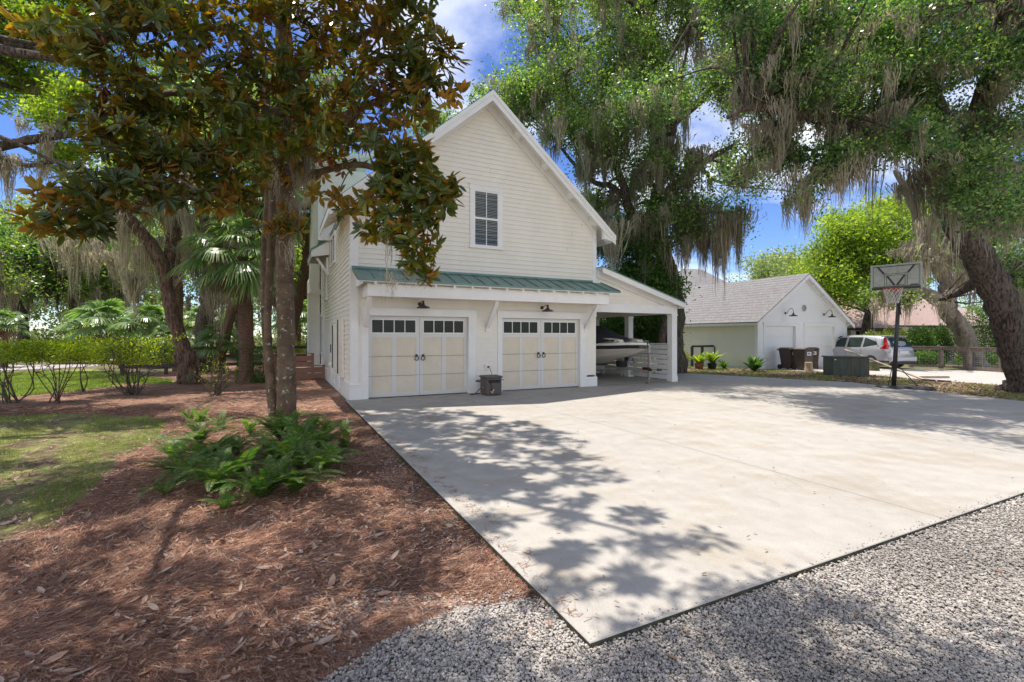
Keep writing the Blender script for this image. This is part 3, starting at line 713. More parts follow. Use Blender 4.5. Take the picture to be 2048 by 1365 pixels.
# boxed eave return at the front left and right corners
b = MB(); b.prism([(XL+.03, 4.60), (-.02, 4.68), (-.02, 5.05), (XL+.03, zroof(XL+.03)-.08)], -.44, -.30); b.build('eave_return', M['trim'], P); b = MB(); b.prism([(XR-.03, 4.55), (7.44, 4.62), (7.44, 5.05), (XR-.03, zroof(XR-.03)-.08)], -.44, -.32); b.build('eave_return', M['trim'], P)
tr = MB()
tr.box(-.034, .16, -.036, 0, .36, zroof(.08)-.3); tr.box(-.036, 0, 0, .15, .36, 4.72); tr.build('corner_board', M['trim'], P); tr = MB()
tr.box(7.29, 7.452, -.036, 0, 2.2, zroof(7.42)-.28); tr.box(7.42, 7.455, 0, .16, .3, 3.55)
tr.build('corner_board', M['trim'], P)
wt = MB()
wt.box(-.05, .235, -.05, .0, -.1, .36); wt.box(-.05, 0, 0, 11.9, -.12, .36); wt.box(-.066, .235, -.066, 0, .36, .385); wt.box(-.066, 0, 0, 11.9, .36, .385)
wt.box(3.32, 4.0, -.05, 0, 0, .30); wt.box(7.07, 7.47, -.05, .1, 0, .30); wt.box(7.42, 7.47, .1, 5.9, 0, .3)
wt.build('water_table', M['trim'], P)

# upstairs window
def window(parent, x0, x1, z0, z1, y=-.02, plane='y'):
    w = empty('window_holder')
def make_window(P, x0, x1, z0, z1):
    c = MB(); d = .105
    c.box(x0, x0+d, -.055, -.004, z0+.06, z1-.13); c.box(x1-d, x1, -.055, -.004, z0+.06, z1-.13); c.box(x0-.02, x1+.02, -.062, -.004, z1-.13, z1); c.box(x0-.03, x1+.03, -.085, -.004, z0, z0+.06)
    c.box(x0-.035, x1+.035, -.08, -.004, z1, z1+.03)
    w = c.build('window', M['trim'], P)
    a0, a1, b0, b1 = x0+d, x1-d, z0+.06, z1-.13; zm = (b0+b1)/2
    s = MB(); f = .045
    s.box(a0, a0+f, -.045, -.022, b0, b1); s.box(a1-f, a1, -.045, -.022, b0, b1); s.box(a0+f, a1-f, -.045, -.022, b0, b0+f); s.box(a0+f, a1-f, -.045, -.022, b1-f, b1); s.box(a0+f, a1-f, -.050, -.020, zm-.028, zm+.028)
    xm = (a0+a1)/2; s.box(xm-.011, xm+.011, -.043, -.026, b0+f, zm-.028); s.box(xm-.011, xm+.011, -.043, -.026, zm+.028, b1-f)
    s.build('sash', M['trim'], w)
    g = MB(); g.quad((a0+f, -.034, b0+f), (a1-f, -.034, b0+f), (a1-f, -.034, b1-f), (a0+f, -.034, b1-f)); g.build('pane', M['glass'], w)
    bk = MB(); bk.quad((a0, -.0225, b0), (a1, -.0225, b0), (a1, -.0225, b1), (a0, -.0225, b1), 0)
    bl = MB(); z = b0+f+.01
    while z < b1-f: bl.quad((a0+f, -.0305, z), (a1-f, -.0305, z), (a1-f, -.026, z+.017), (a0+f, -.026, z+.017)); z += .044
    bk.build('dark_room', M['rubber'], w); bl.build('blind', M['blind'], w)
make_window(P, 3.15, 4.14, 4.06, 5.83)
# twin window on the side wall (seen very obliquely)
def side_box(mb, t0, t1, z0, z1, o0, o1, m=0): return mb.box(-o1, -o0, t0, t1, z0, z1, m)
def side_window(t0, t1, z0, z1):
    c = MB(); side_box(c, t0, t0+.1, z0, z1, .005, .06); side_box(c, t1-.1, t1, z0, z1, .005, .06); side_box(c, t0, t1, z1, z1+.12, .005, .065); side_box(c, t0-.03, t1+.03, z0-.06, z0, .005, .09); side_box(c, (t0+t1)/2-.06, (t0+t1)/2+.06, z0, z1, .005, .06)
    w = c.build('window', M['trim'], P)
    g = MB(); side_box(g, t0+.1, (t0+t1)/2-.06, z0, z1, .022, .035); side_box(g, (t0+t1)/2+.06, t1-.1, z0, z1, .022, .035); g.build('pane', M['dark_glass'], w)
side_window(3.5, 4.95, 3.98, 4.82); side_window(8.2, 9.3, .9, 2.4); side_window(6.6, 7.4, 3.0, 4.3)

# carriage doors
def garage_door(x0, x1):
    z1 = 2.105; y = .10
    p = MB(); p.box(x0, x1, y, y+.04, .012, z1)
    d = p.build('garage_door', M['door_panel'], P, smooth=False)
    xm = (x0+x1)/2; r = MB(); yf = y-.016
    def rb(a, b, c, e): r.box(a, b, yf, y-.0005, c, e)
    zr = 1.60                                        # foot of the window row
    for (a, b) in ((x0, xm-.004), (xm+.004, x1)):
        rb(a, a+.09, .10, z1-.07); rb(b-.09, b, .10, z1-.07); rb(a, b, .012, .10); rb(a, b, z1-.07, z1); rb(a+.09, b-.09, zr-.05, zr+.06)
        mid = (a+b)/2; rb(mid-.055, mid+.055, .10, zr-.05)
    r.build('rail', M['door_trim'], d)
    w = MB(); g = MB()
    for (a, b) in ((x0+.09, xm-.094), (xm+.094, x1-.09)):
        n = 4; ww = (b-a-.04)/n; z0, zz = zr+.06, z1-.07
        w.box(a, a+.02, yf+.003, y-.0005, z0, zz); w.box(b-.02, b, yf+.003, y-.0005, z0, zz); w.box(a+.02, b-.02, yf+.003, y-.0005, z0, z0+.025); w.box(a+.02, b-.02, yf+.003, y-.0005, zz-.025, zz)
        for k in range(1, n): w.box(a+.02+k*ww-.011, a+.02+k*ww+.011, yf+.003, y-.0005, z0+.025, zz-.025)
        for k in range(n):
            g = MB(); g.box(a+.02+k*ww+(.011 if k else 0), a+.02+(k+1)*ww-(.011 if k < n-1 else 0), y-.006, y-.001, z0+.025, zz-.025); g.build('pane', M['dark_glass'], d)
    w.build('muntin', M['trim'], d)
    l = MB()
    for zz in (.555, 1.06): l.box(x0+.02, x1-.02, y-.0022, y-.0008, zz-.004, zz+.004); l.box(x0+.02, x1-.02, yf-.0012, yf-.0002, zz-.004, zz+.004)
    l.box(xm-.004, xm+.004, y-.006, y-.001, .02, z1); l.build('section_joint', M['joint'], d)
    for s in (-1, 1):
        h = MB(); cx = xm + s*.055*1.6; cz = 1.03
        a = np.linspace(0, 2*np.pi, 17); h.tube([(cx+.05*math.cos(q), yf-.03, cz-.03+.055*math.sin(q)) for q in a], .0105, 6)
        h.box(cx-.03, cx+.03, yf-.022, yf-.001, cz+.01, cz+.075); h.build('handle', M['black_metal'], d)
    s = MB(); s.box(x0, x1, y-.01, y+.03, 0.001, .012); s.build('bottom_seal', M['rubber'], d)
garage_door(.405, 3.105); garage_door(4.135, 6.83)
fr = MB()
for (a, b, c, e) in ((.235,.405,3.105,3.32), (4.0,4.135,6.83,7.07)):
    fr.box(a, b, -.045, .14, 0, 2.12); fr.box(c, e, -.045, .14, 0, 2.12); fr.box(a-.01, e+.01, -.050, .14, 2.12, 2.29); fr.box(a-.03, e+.03, -.075, -.0, 2.29, 2.315)
    fr.box(b, c, .10, .26, 2.108, 2.119)
fr.build('door_frame', M['trim'], P)

# pent roof over the doors
aw = MB(); AX0, AX1 = .0, 7.64; ZW, ZE, TE = 3.30, 2.93, -1.0
aw.prism([(0, ZW), (TE, ZE), (TE, ZE-.035), (0, ZW-.035)], AX0, AX1, 'x')
for k in range(20):
    x = AX0 + .005 + k*(AX1-AX0-.03)/19; aw.prism([(0, ZW+.028), (TE, ZE+.028), (TE, ZE+.0), (0, ZW+.0)], x, x+.02, 'x')
aw.box(AX0, AX1, TE-.006, TE+.0, ZE-.04, ZE+.004)
aw.box(.0, 7.3, -.05, -.021, ZW-.01, ZW+.05)
aw.build('pent_roof', M['metal_green'], P)
ab = MB(); ab.prism([(-.03, ZW-.037), (TE+.02, ZE-.030), (TE+.02, ZE-.062), (-.03, ZW-.07)], AX0+.03, AX1-.03, 'x')
ab.box(.26, 7.36, -.80, -.68, 2.55, 2.845); ab.box(.26, .38, -.68, -.03, 2.56, 2.83); ab.box(7.24, 7.36, -.68, -.03, 2.56, 2.83)
ab.prism([(-.03, 3.22), (TE+.03, 2.86), (TE+.03, 2.82), (-.03, 2.82)], .10, .13, 'x')
ab.build('pent_roof_beam', M['trim'], P)
for k in range(15):
    x = .42 + k*.49
    t = MB(); t.prism([(-.66, 2.99), (TE+.03, ZE-.064), (TE+.03, ZE-.115), (-.80, 2.835), (-.66, 2.846)], x-.025, x+.025, 'x'); t.build('rafter_tail', M['trim'], P)
for x in (.33, 3.67, 7.02):
    t = MB(); t.bar((x, -.055, 1.84), (x, -.70, 2.545), .10, .10, up=(0, -.7, .7)); t.box(x-.05, x+.05, -.08, -.022, 1.72, 1.95); t.build('bracket', M['trim'], P)
# barn lamps
def barn_lamp(parent, x, z, y0=-.022, arm=.34, s=1.0, style=0):
    w = MB(); w.lathe([(0, 0), (.055*s, 0), (.05*s, .02*s), (0, .03*s)], (0, 0, 0), 14)
    for i in range(len(w.v)): w.v[i] = np.stack([w.v[i][:, 0]+x, y0 - w.v[i][:, 2], w.v[i][:, 1]+z], 1)
    if style: pts = [(x, y0-.02, z), (x, y0-.10, z+.02*s), (x, y0-.17*s, z+.16*s), (x, y0-arm*.8, z+.2*s), (x, y0-arm, z+.10*s), (x, y0-arm, z-.0)]
    else: pts = [(x, y0-.02, z), (x, y0-arm*.5, z+.05), (x, y0-arm, z+.05), (x, y0-arm, z)]
    q = smooth_path([[*p, .011*s] for p in pts], 4); w.tube(q[:, :3], q[:, 3], 8)
    if not style: w.box(x-.02, x+.02, y0-arm-.02, y0-arm+.02, z+.02, z+.07)
    o = w.build('wall_lamp', M['bronze'], parent, smooth=True)
    sh = MB(); z1 = z - (.02 if style else 0); c = (x, y0-arm, z1)
    sh.lathe([(.028*s, .03*s), (.035*s, -.02*s), (.05*s, -.05*s), (.11*s, -.075*s), (.165*s, -.10*s), (.17*s, -.125*s), (.16*s, -.124*s), (.10*s, -.085*s), (.02*s, -.06*s)], c, 24)
    sh.build('lamp_shade', M['bronze'], o, smooth=True)
barn_lamp(P, 1.73, 2.44); barn_lamp(P, 5.46, 2.44)
# outlet beside the doors
o_ = MB(); o_.box(3.60, 3.70, -.075, -.022, .66, .80); ou = o_.build('outlet_box', M['trim'], P, bevel=.006)
pg = MB(); pg.box(3.655, 3.70, -.12, -.076, .70, .745); q = smooth_path([[3.68,-.12,.73,.007],[3.70,-.18,.66,.007],[3.73,-.22,.5,.007],[3.72,-.27,.3,.007]], 5); pg.tube(q[:, :3], q[:, 3], 6); pg.build('plug', M['rubber'], ou)
# service panels, conduit and vents on the side wall
for (t0, t1, z0, z1, dpt, mt) in ((1.25, 2.15, .45, 2.1, .09, 'siding'), (2.75, 3.35, .55, 1.95, .12, 'siding'), (3.9, 4.15, 1.0, 1.35, .10, 'trim')):
    b = MB(); side_box(b, t0, t1, z0, z1, .021, dpt); w = b.build('service_panel', M[mt], P, bevel=.006)
    e = MB(); side_box(e, t1-.012, t1+.012, z0+.05, z1-.03, .021, dpt+.03); e.build('hinge', M['black_metal'], w)
for pts in ([(-.09, 1.75, .44), (-.09, 1.75, .12), (-.12, 1.8, .05)], [(-.09, 3.0, .55), (-.09, 3.0, .1)], [(-.09, 4.02, 1.0), (-.09, 4.02, .1)]): b = MB(); b.tube(pts, .02, 8); b.build('conduit', M['trim'], P)
b = MB(); b.lathe([(0, 0), (.09, 0), (.09, .05), (.06, .09), (0, .09)], (0, 0, 0), 14)
for i in range(len(b.v)): b.v[i] = np.stack([-.02 - b.v[i][:, 2], 4.9 + b.v[i][:, 0], .62 + b.v[i][:, 1]], 1)
b.build('wall_vent', M['trim'], P)
# little side roof with its bracket, bay and rear wing
b = MB(); b.prism([(-.02, 5.10), (-.62, 4.70), (-.62, 4.62), (-.02, 5.02)], 5.75, 8.4, 'y'); so2 = b.build('side_canopy', M['metal_green'], P)
b = MB(); b.prism([(-.02, 5.015), (-.60, 4.628), (-.60, 4.40), (-.02, 4.52)], 5.77, 5.85, 'y'); b.prism([(-.02, 5.015), (-.60, 4.628), (-.60, 4.52), (-.02, 4.52)], 8.3, 8.38, 'y'); b.box(-.61, -.58, 5.85, 8.3, 4.42, 4.61); b.build('canopy_board', M['trim'], P)
b = MB(); b.bar((-.05, 6.0, 3.85), (-.42, 6.0, 4.40), .08, .08, up=(1,0,0)); b.box(-.10, -.022, 5.95, 6.05, 3.8, 4.45); b.build('bracket', M['trim'], P)
b = MB(); b.box(-.52, -.06, 9.6, 10.6, -.1, 3.38); b.prism([(-.56, 3.38), (.0, 3.38), (.0, 3.62), (-.50, 3.42)], 9.55, 10.65); b.box(-.44, -.06, 9.7, 10.5, 3.5, 4.75); b.build('chimney', M['trim'], P)
b = MB(); b.box(-.36, 1.4, 5.64, 11.8, 5.0, 7.6); b.box(-.40, -.22, 5.60, 5.638, 4.98, 7.6); b.box(-.40,-.362,5.638,5.8,4.98,7.6); b.prism([(-.7,7.45),(1.5,8.2),(1.5,8.35),(-.7,7.60)],5.4,11.9); b.build('dormer', M['trim'], P)
b = MB(); siding(b, lambda z: [(0.0, 8.0)], 0, 5.0, lambda u, z, o: (-.06-o, 11.9+u, z)); b.box(-.05, 7.0, 11.95, 20, -.1, 5.0); b.build('rear_wing', M['siding'], P)

# carport
CZ0, CS = 3.78, -.292
def zc(x): return CZ0 + CS*(x-7.42)
cr_ = MB(); cr_.prism([(7.44, zc(7.44)), (10.98, zc(10.98)), (10.98, zc(10.98)-.03), (7.44, zc(7.44)-.03)], -.40, 6.3)
cr_.build('carport_roof', M['metal_green'], P)
cb = MB(); cb.prism([(7.46, zc(7.46)-.032), (10.96, zc(10.96)-.032), (10.96, zc(10.96)-.20), (7.46, zc(7.46)-.20)], -.38, -.34)
cb.prism([(7.46, zc(7.46)-.032), (10.96, zc(10.96)-.032), (10.96, zc(10.96)-.06), (7.46, zc(7.46)-.06)], -.34, 6.2)
cb.prism([(7.46, zc(7.46)-.062), (10.84, zc(10.84)-.062), (10.84, zc(10.84)-.30), (7.46, zc(7.46)-.30)], -.065, -.035)
cb.box(10.93, 10.96, -.34, 6.2, zc(10.96)-.20, zc(10.96)-.06)
cb.build('carport_fascia', M['trim'], P)
gi = MB(); siding(gi, lambda z: [(7.46, min(10.84, 7.42+(CZ0-.07-z)/-CS))], 2.64, 3.72, lambda u, z, o: (u, -o-.005, z), c=.128); gi.build('carport_gable', M['siding'], P)
bm_ = MB(); bm_.box(7.43, 10.86, -.09, .12, 2.36, 2.64); bm_.box(10.64, 10.85, .12, 6.1, 2.37, 2.63); bm_.box(7.43, 10.64, 5.9, 6.1, 2.37, 2.63)
bm_.prism([(7.46, 3.6), (7.46, 2.6), (10.6, 2.6), (10.6, 2.75)], .02, .05)
bm_.box(7.47, 10.64, .12, 5.9, 2.60, 2.625); bm_.build('carport_beam', M['trim'], P)
for t in (-.09, 2.2, 4.4, 5.88):
    b = MB(); b.box(10.62, 10.85, t, t+.23, .0, 2.36); b.box(10.605, 10.865, t-.015, t+.245, 0, .20); b.box(10.60, 10.87, t-.02, t+.25, 2.30, 2.345); b.build('carport_post', M['trim'], P)

fence = thing('slat_fence', 'white horizontal slat fence closing the side of the carport behind the boat', 'fence', LW(10.73, .2), ROT)
for k in range(7):
    b = MB(); z = .06 + k*.178; b.box(-.065, -.04, -.04, 4.0-.02 + 1.6, z, z+.155); b.build('slat', M['trim'], fence)
for t in (.85, 1.95+.45, 3.6, 5.0):
    b = MB(); b.box(-.095, -.066, t, t+.09, .0, 1.30); b.build('post', M['trim'], fence)
b = MB(); b.box(-.10, .0, -.04, 5.58, 1.302, 1.33); b.build('cap_rail', M['trim'], fence)

# hose box by the doors
hb = thing('hose_box', 'brown wicker hose reel box standing between the two garage doors', 'hose box', LW(3.54, -.59), ROT)
b = MB(); b.box(-.22, .22, -.23, .23, .02, .46); b.build('body', M['wicker'], hb, bevel=.015)
b = MB(); b.box(-.245, .245, -.25, .25, .462, .52); b.build('lid', M['wicker'], hb, bevel=.015)
b = MB(); b.box(-.17, .17, -.2345, -.2305, .34, .42); b.build('slot', M['rubber'], hb)
b = MB(); q = smooth_path([[-.12,-.235,.36,.008],[-.09,-.26,.26,.008],[-.10,-.265,.15,.008],[-.07,-.25,.08,.008]], 5); b.tube(q[:, :3], q[:, 3], 6); b.build('hose_end', M['rubber'], hb)
b = MB(); b.tube([(-.12,-.262,.12),(-.06,-.268,.07)], .018, 8); b.tube([(-.09,-.268,.08),(-.02,-.265,.17)], .013, 8); b.build('nozzle', M['brass'], hb)
b = MB(); b.tube([(-.226,-.02,.20),(-.26,-.02,.20)], .02, 8); b.build('inlet', M['brass'], hb)
b = MB(); q = smooth_path([[-.26,-.02,.20,.011],[-.33,-.0,.17,.011],[-.45,.05,.04,.011],[-.52,.2,.012,.011],[-.2,.33,.012,.011]], 6); b.tube(q[:, :3], q[:, 3], 6); b.build('hose', M['rubber'], hb)
b = MB(); b.tube([(.24,-.1,.40),(.30,-.1,.40)], .012, 8); b.tube([(.295,-.1,.40),(.30,-.16,.40)], .01, 8); b.build('crank', M['rubber'], hb)
# ---------------------------------------------------------------- neighbour's garage
O2 = Vector((12.086, 23.26, 0))
g2 = thing('neighbour_garage', 'white garage with grey shingle roof and pale green side wall across the grass verge', 'garage', O2, ROT)
R2X, R2Z, R2S = 3.62, 4.86, .64
def z2(x): return R2Z - R2S*abs(x-R2X)
b = MB(); b.prism([(0,-.2),(7.3,-.2),(7.3,z2(7.3)-.1),(R2X,R2Z-.15),(0,z2(0)-.1)], .25, 6.9); b.build('wall', M['paint_green'], g2)
b = MB()
siding(b, lambda z: [(0,.42),(3.02,3.62),(6.42,7.3)], -.1, 2.22, fp, c=.15)
siding(b, lambda z: [(max(0, R2X-(R2Z-.1-z)/R2S), min(7.3, R2X+(R2Z-.1-z)/R2S))], 2.22, R2Z-.12, fp, c=.15)
b.build('front_siding', M['paint_white'], g2)
b = MB(); siding(b, lambda z: [(0, 6.9)], -.1, 2.5, lambda u, z, o: (-o, u, z), c=.15); b.build('side_siding', M['paint_green'], g2)
b = MB()
for (x0, x1) in ((R2X, 7.72), (-.42, R2X)): b.prism([(x0, z2(x0)), (x1, z2(x1)), (x1, z2(x1)-.045), (x0, z2(x0)-.045)], -.32, 7.2)
nrow = 17
for k in range(nrow):
    for sgn in (-1, 1):
        xa = R2X + sgn*(4.05)*(k/nrow); xb = R2X + sgn*(4.05)*((k+1)/nrow)
        b.prism([(xa, z2(xa)+.002), (xb, z2(xb)+.013), (xb, z2(xb)+.001)], -.33, 7.21)
b.build('roof', M['shingle'], g2)
b = MB()
for (x0, x1) in ((R2X, 7.70), (-.40, R2X)):
    b.prism([(x0, z2(x0)-.047), (x1, z2(x1)-.047), (x1, z2(x1)-.24), (x0, z2(x0)-.24)], -.318, -.285); b.prism([(x0, z2(x0)-.047), (x1, z2(x1)-.047), (x1, z2(x1)-.07), (x0, z2(x0)-.07)], -.285, 7.15)
b.prism([(R2X, z2(R2X)-.072), (7.32, z2(7.32)-.072), (7.32, z2(7.32)-.26), (R2X, z2(R2X)-.26)], -.05, -.022); b.prism([(-.02, z2(0)-.09), (R2X, z2(R2X)-.072), (R2X, z2(R2X)-.26), (-.02, z2(0)-.27)], -.05, -.022)
b.box(-.42, -.38, -.3, 7.15, z2(-.4)-.17, z2(-.4)-.05)
b.build('rake_board', M['paint_white'], g2)
for x in (4.3, 5.2, 6.1, 6.95, 2.9, 2.0, 1.1, .3):
    b = MB(); b.prism([(x-.06, z2(x-.06)-.072), (x+.06, z2(x+.06)-.072), (x+.06, z2(x+.06)-.19), (x-.06, z2(x-.06)-.19)], -.284, -.052); b.build('lookout', M['paint_white'], g2)
for k in range(11):
    y = .1 + k*.68; b = MB(); b.prism([(-.0, z2(0)-.08), (-.37, z2(-.37)-.08), (-.37, z2(-.37)-.16), (-.0, z2(0)-.22)], y, y+.05); b.build('rafter_tail', M['paint_white'], g2)
b = MB(); b.box(-.035, .13, -.04, 0, -.1, 2.45); b.box(-.04, 0, 0, .12, -.1, 2.42); b.build('corner_board', M['paint_white'], g2); b = MB(); b.box(7.17, 7.335, -.04, 0, -.1, 2.45)
b.build('corner_board', M['paint_white'], g2)
for (a, e) in ((.42, 3.02), (3.62, 6.42)):
    b = MB(); b.box(a, a+.12, -.045, .14, -.1, 2.1); b.box(e-.12, e, -.045, .14, -.1, 2.1); b.box(a-.02, e+.02, -.05, .14, 2.1, 2.24); b.box(a-.05, e+.05, -.08, 0, 2.24, 2.265)
    d = MB()
    for k in range(4): d.box(a+.12, e-.12, .09, .13, -.1+k*.55+.004, -.1+(k+1)*.55-.004)
    dd = d.build('garage_door', M['paint_white'], g2); b.build('frame', M['paint_white'], dd)
barn_lamp(g2, 2.1, 2.75, arm=.42, s=1.15, style=1); barn_lamp(g2, 5.35, 2.75, arm=.42, s=1.15, style=1)
b = MB(); b.lathe([(0, 0), (.17, 0), (.17, .03), (.13, .05), (.12, .03), (0, .03)], (0, 0, 0), 20)
for i in range(len(b.v)): b.v[i] = np.stack([b.v[i][:, 0]+R2X, -.024-b.v[i][:, 2], b.v[i][:, 1]+3.05], 1)
for k in range(5):
    a = k*1.2566+1.57; c = (R2X+.10*math.cos(a), -.065, 3.05+.10*math.sin(a)); e = (R2X+.10*math.cos(a+2.513), -.065, 3.05+.10*math.sin(a+2.513)); b.bar(c, e, .014, .014, up=(0,1,0))
b.build('star_ornament', M['galv'], g2)
b = MB(); b.tube([(7.36,-.05,-.1),(7.36,-.05,2.1),(7.5,-.12,2.3),(7.66,-.25,2.33)], .035, 8); b.build('downpipe', M['paint_white'], g2)

# ---------------------------------------------------------------- houses beyond
hx = thing('pale_house', 'pale two storey house rising behind the grey shingle roof of the white garage', 'house', (19.5, 46, GZ), math.radians(18))
b = MB(); b.box(-2.6, 2.8, -.0, 8, 0, 6.2); b.build('wall', M['paint_white'], hx)
b = MB()
v = [(-3.0,-.4,6.2),(3.2,-.4,6.2),(3.2,8.4,6.2),(-3.0,8.4,6.2),(-.6,2.6,8.5),(.9,2.6,8.5),(.9,5,8.5),(-.6,5,8.5)]
b.add(v, [(0,1,5,4),(1,2,6,5),(2,3,7,6),(3,0,4,7),(4,5,6,7),(3,2,1,0)]); b.build('roof', M['shingle'], hx)
b = MB(); b.box(-3.02, 3.22, -.43, -.40, 6.02, 6.2); b.build('eave_board', M['paint_white'], hx)
for x in (-1.7, .0, 1.7):
    b = MB(); b.box(x-.42, x+.42, -.05, -.002, 4.2, 5.6); w = b.build('window', M['paint_white'], hx)
    b = MB(); b.box(x-.34, x+.34, -.06, -.052, 4.28, 5.52); b.build('pane', M['dark_glass'], w)
hx = thing('pink_roof_house', 'low tan house with a broad pinkish shingle roof behind the wire fence', 'house', (31.0, 37.0, GZ), math.radians(10))
b = MB(); b.box(-6, 8, 0, 10, 0, 2.5); b.box(-3.5, -1, -1.2, 0, 0, 2.3); b.build('wall', M['pink_wall'], hx)
b = MB(); v = [(-6.6,-.7,2.4),(8.6,-.7,2.4),(8.6,10.6,2.4),(-6.6,10.6,2.4),(-2.2,4.9,6.6),(4.4,4.9,6.6)]
b.add(v, [(0,1,5,4)]); b.add(v, [(2,3,4,5)]); b.add([v[0],v[4],v[3]], [(0,1,2)]); b.add([v[1],v[2],v[5]], [(0,1,2)])
b.add([(-10.5,-1.2,2.2),(-2.5,-1.6,2.2),(-4.2,2.4,4.2),(-8.4,2.4,4.2)], [(0,1,2,3)]); b.add([(-10.5,-1.2,2.2),(-8.4,2.4,4.2),(-10.5,5.4,2.2)], [(0,1,2)]); b.add([(-2.5,-1.6,2.2),(-2.5,5,2.2),(-4.2,2.4,4.2)], [(0,1,2)])
b.build('roof', M['shingle_pink'], hx)
b = MB(); b.bar((-6.6,-.71,2.36),(8.6,-.71,2.36),.04,.18); b.bar((-10.5,-1.22,2.14),(-2.5,-1.62,2.14),.04,.18); b.build('fascia', M['dark_wood'], hx)
for x in (-9.9, -8.0, -5.9, -3.1):
    b = MB(); b.box(x-.11, x+.11, -1.0, -.8, 0, 2.1); b.build('porch_post', M['paint_green'], hx)
b = MB(); b.box(-5.5, -4.4, -.01, .0, .9, 2.0); b.build('window', M['dark_glass'], hx); b = MB(); b.box(1.0, 3.0, -.02, .0, .8, 2.0); b.build('window', M['dark_glass'], hx)

# ---------------------------------------------------------------- silver car
def car(loc, heading):
    root = thing('parked_car', 'silver compact suv with tall red tail lamps parked in front of the white garage', 'car', loc, heading)
    # x forward, stations: (x, roof/hood height, half width at belt, belt height, half width at top, sill height)
    st = [(-2.27,.98,.70,.78,.62,.36),(-2.20,1.08,.80,.82,.66,.28),(-2.05,1.35,.86,.92,.60,.26),(-1.85,1.60,.885,1.00,.60,.25),(-1.4,1.665,.905,1.02,.63,.24),(-.8,1.69,.91,1.01,.66,.24),(-.1,1.69,.91,.99,.665,.24),(.45,1.655,.91,.97,.65,.24),(.80,1.52,.91,.96,.64,.24),(1.15,1.28,.91,.955,.66,.24),(1.42,1.08,.905,.95,.70,.24),(1.8,.99,.89,.90,.66,.25),(2.1,.90,.82,.80,.58,.26),(2.24,.78,.70,.66,.50,.30),(2.28,.64,.60,.56,.45,.34)]
    rows = []
    for (x, zt, wb, zb, wt, zs) in st:
        pr = [(0, zt), (wt*.55, zt-.004), (wt*.9, zt-.03), (wt, zt-.075 if zt-zb > .2 else (zt-.01))]
        for t in (.33, .66): pr.append((wt+(wb-.02-wt)*t, (zt-.075)*(1-t)+zb*t if zt-zb > .2 else zt-.01-(zt-zb)*t*.6))
        pr += [(wb-.015, zb), (wb, zb-.09), (wb-.018, (zb+zs)/2+.03), (wb-.005, zs+.16), (wb-.03, zs+.03), (wb-.12, zs), (0, zs)]
        rows.append([(x, y, z) for y, z in pr])
    n = len(rows[0]); v = []; f = []
    for r in rows: v += r + [(x, -y, z) for x, y, z in r]
    for i in range(len(rows)-1):
        for sd_ in (0, 1):
            for k in range(n-1):
                a = i*2*n + sd_*n + k; c = a + 2*n; f.append((a, a+1, c+1, c) if sd_ == 0 else (a, c, c+1, a+1))
    b = MB(); b.add(v, f)
    for i, rev in ((0, False), (len(rows)-1, True)):
        q = list(range(i*2*n, i*2*n+n)) + [i*2*n+n+k for k in range(n-2, 0, -1)]; b.f.append(np.array([q if rev else q[::-1]])); b.m.append(np.zeros(1, dtype=np.int32))
    body = b.build('body', M['car_paint'], root, smooth=True)
    bm = bmesh.new(); bm.from_mesh(body.data); bmesh.ops.remove_doubles(bm, verts=bm.verts, dist=.0005); bmesh.ops.recalc_face_normals(bm, faces=bm.faces); bm.to_mesh(body.data); bm.free()
    # wheel arches are cut out of the body
    cut = MB()
    for x in (-1.33, 1.29):
        a = np.linspace(0, 2*np.pi, 28, endpoint=False); prof = [(x+.385*math.cos(q), .34+.385*math.sin(q)) for q in a]
        for (y0, y1) in ((.62, 1.2), (-1.2, -.62)): cut.prism(prof, y0, y1)
    cbm = bpy.data.meshes.new('cut'); 
    co = cut.build('cut', M['rubber']); m_ = body.modifiers.new('b', 'BOOLEAN'); m_.object = co; m_.operation = 'DIFFERENCE'; m_.solver = 'EXACT'
    bpy.context.view_layer.update(); dg = bpy.context.evaluated_depsgraph_get(); me2 = bpy.data.meshes.new_from_object(body.evaluated_get(dg)); body.modifiers.clear(); body.data = me2; me2.name = 'body'
    bpy.data.objects.remove(co)
    def at(x, z, side, off=.006):                   # point on the body's side
        for i in range(len(st)-1):
            if st[i][0] <= x <= st[i+1][0]: break
        t = (x-st[i][0])/(st[i+1][0]-st[i][0]); pr = [((1-t)*a[1]+t*c[1], (1-t)*a[2]+t*c[2]) for a, c in zip(rows[i], rows[i+1])]
        for k in range(3, n-2):
            z1, z0 = pr[k][1], pr[k+1][1]
            if z0 <= z <= z1: u = (z1-z)/(z1-z0+1e-9); y = pr[k][0]*(1-u)+pr[k+1][0]*u; return (x, side*(y+off), z)
        return (x, side*(pr[3][0]+off), z)
    def patch(mb, lo, hi, side, off=.006, nx=8, nz=4, m=0):
        """lo, hi: polylines (x, z) of equal length"""
        lo = np.array(lo); hi = np.array(hi); t = np.linspace(0, 1, nx+1); k = np.linspace(0, 1, len(lo))
        L0 = np.stack([np.interp(t, k, lo[:, 0]), np.interp(t, k, lo[:, 1])], 1); L1 = np.stack([np.interp(t, k, hi[:, 0]), np.interp(t, k, hi[:, 1])], 1)
        g = [[at(*(L0[i]*(1-j/nz)+L1[i]*(j/nz)), side, off) for j in range(nz+1)] for i in range(nx+1)]
        v = [p for r in g for p in r]; f = []
        for i in range(nx):
            for j in range(nz): a = i*(nz+1)+j; f.append((a, a+1, a+nz+2, a+nz+1) if side > 0 else (a, a+nz+1, a+nz+2, a+1))
        mb.add(v, f, m)
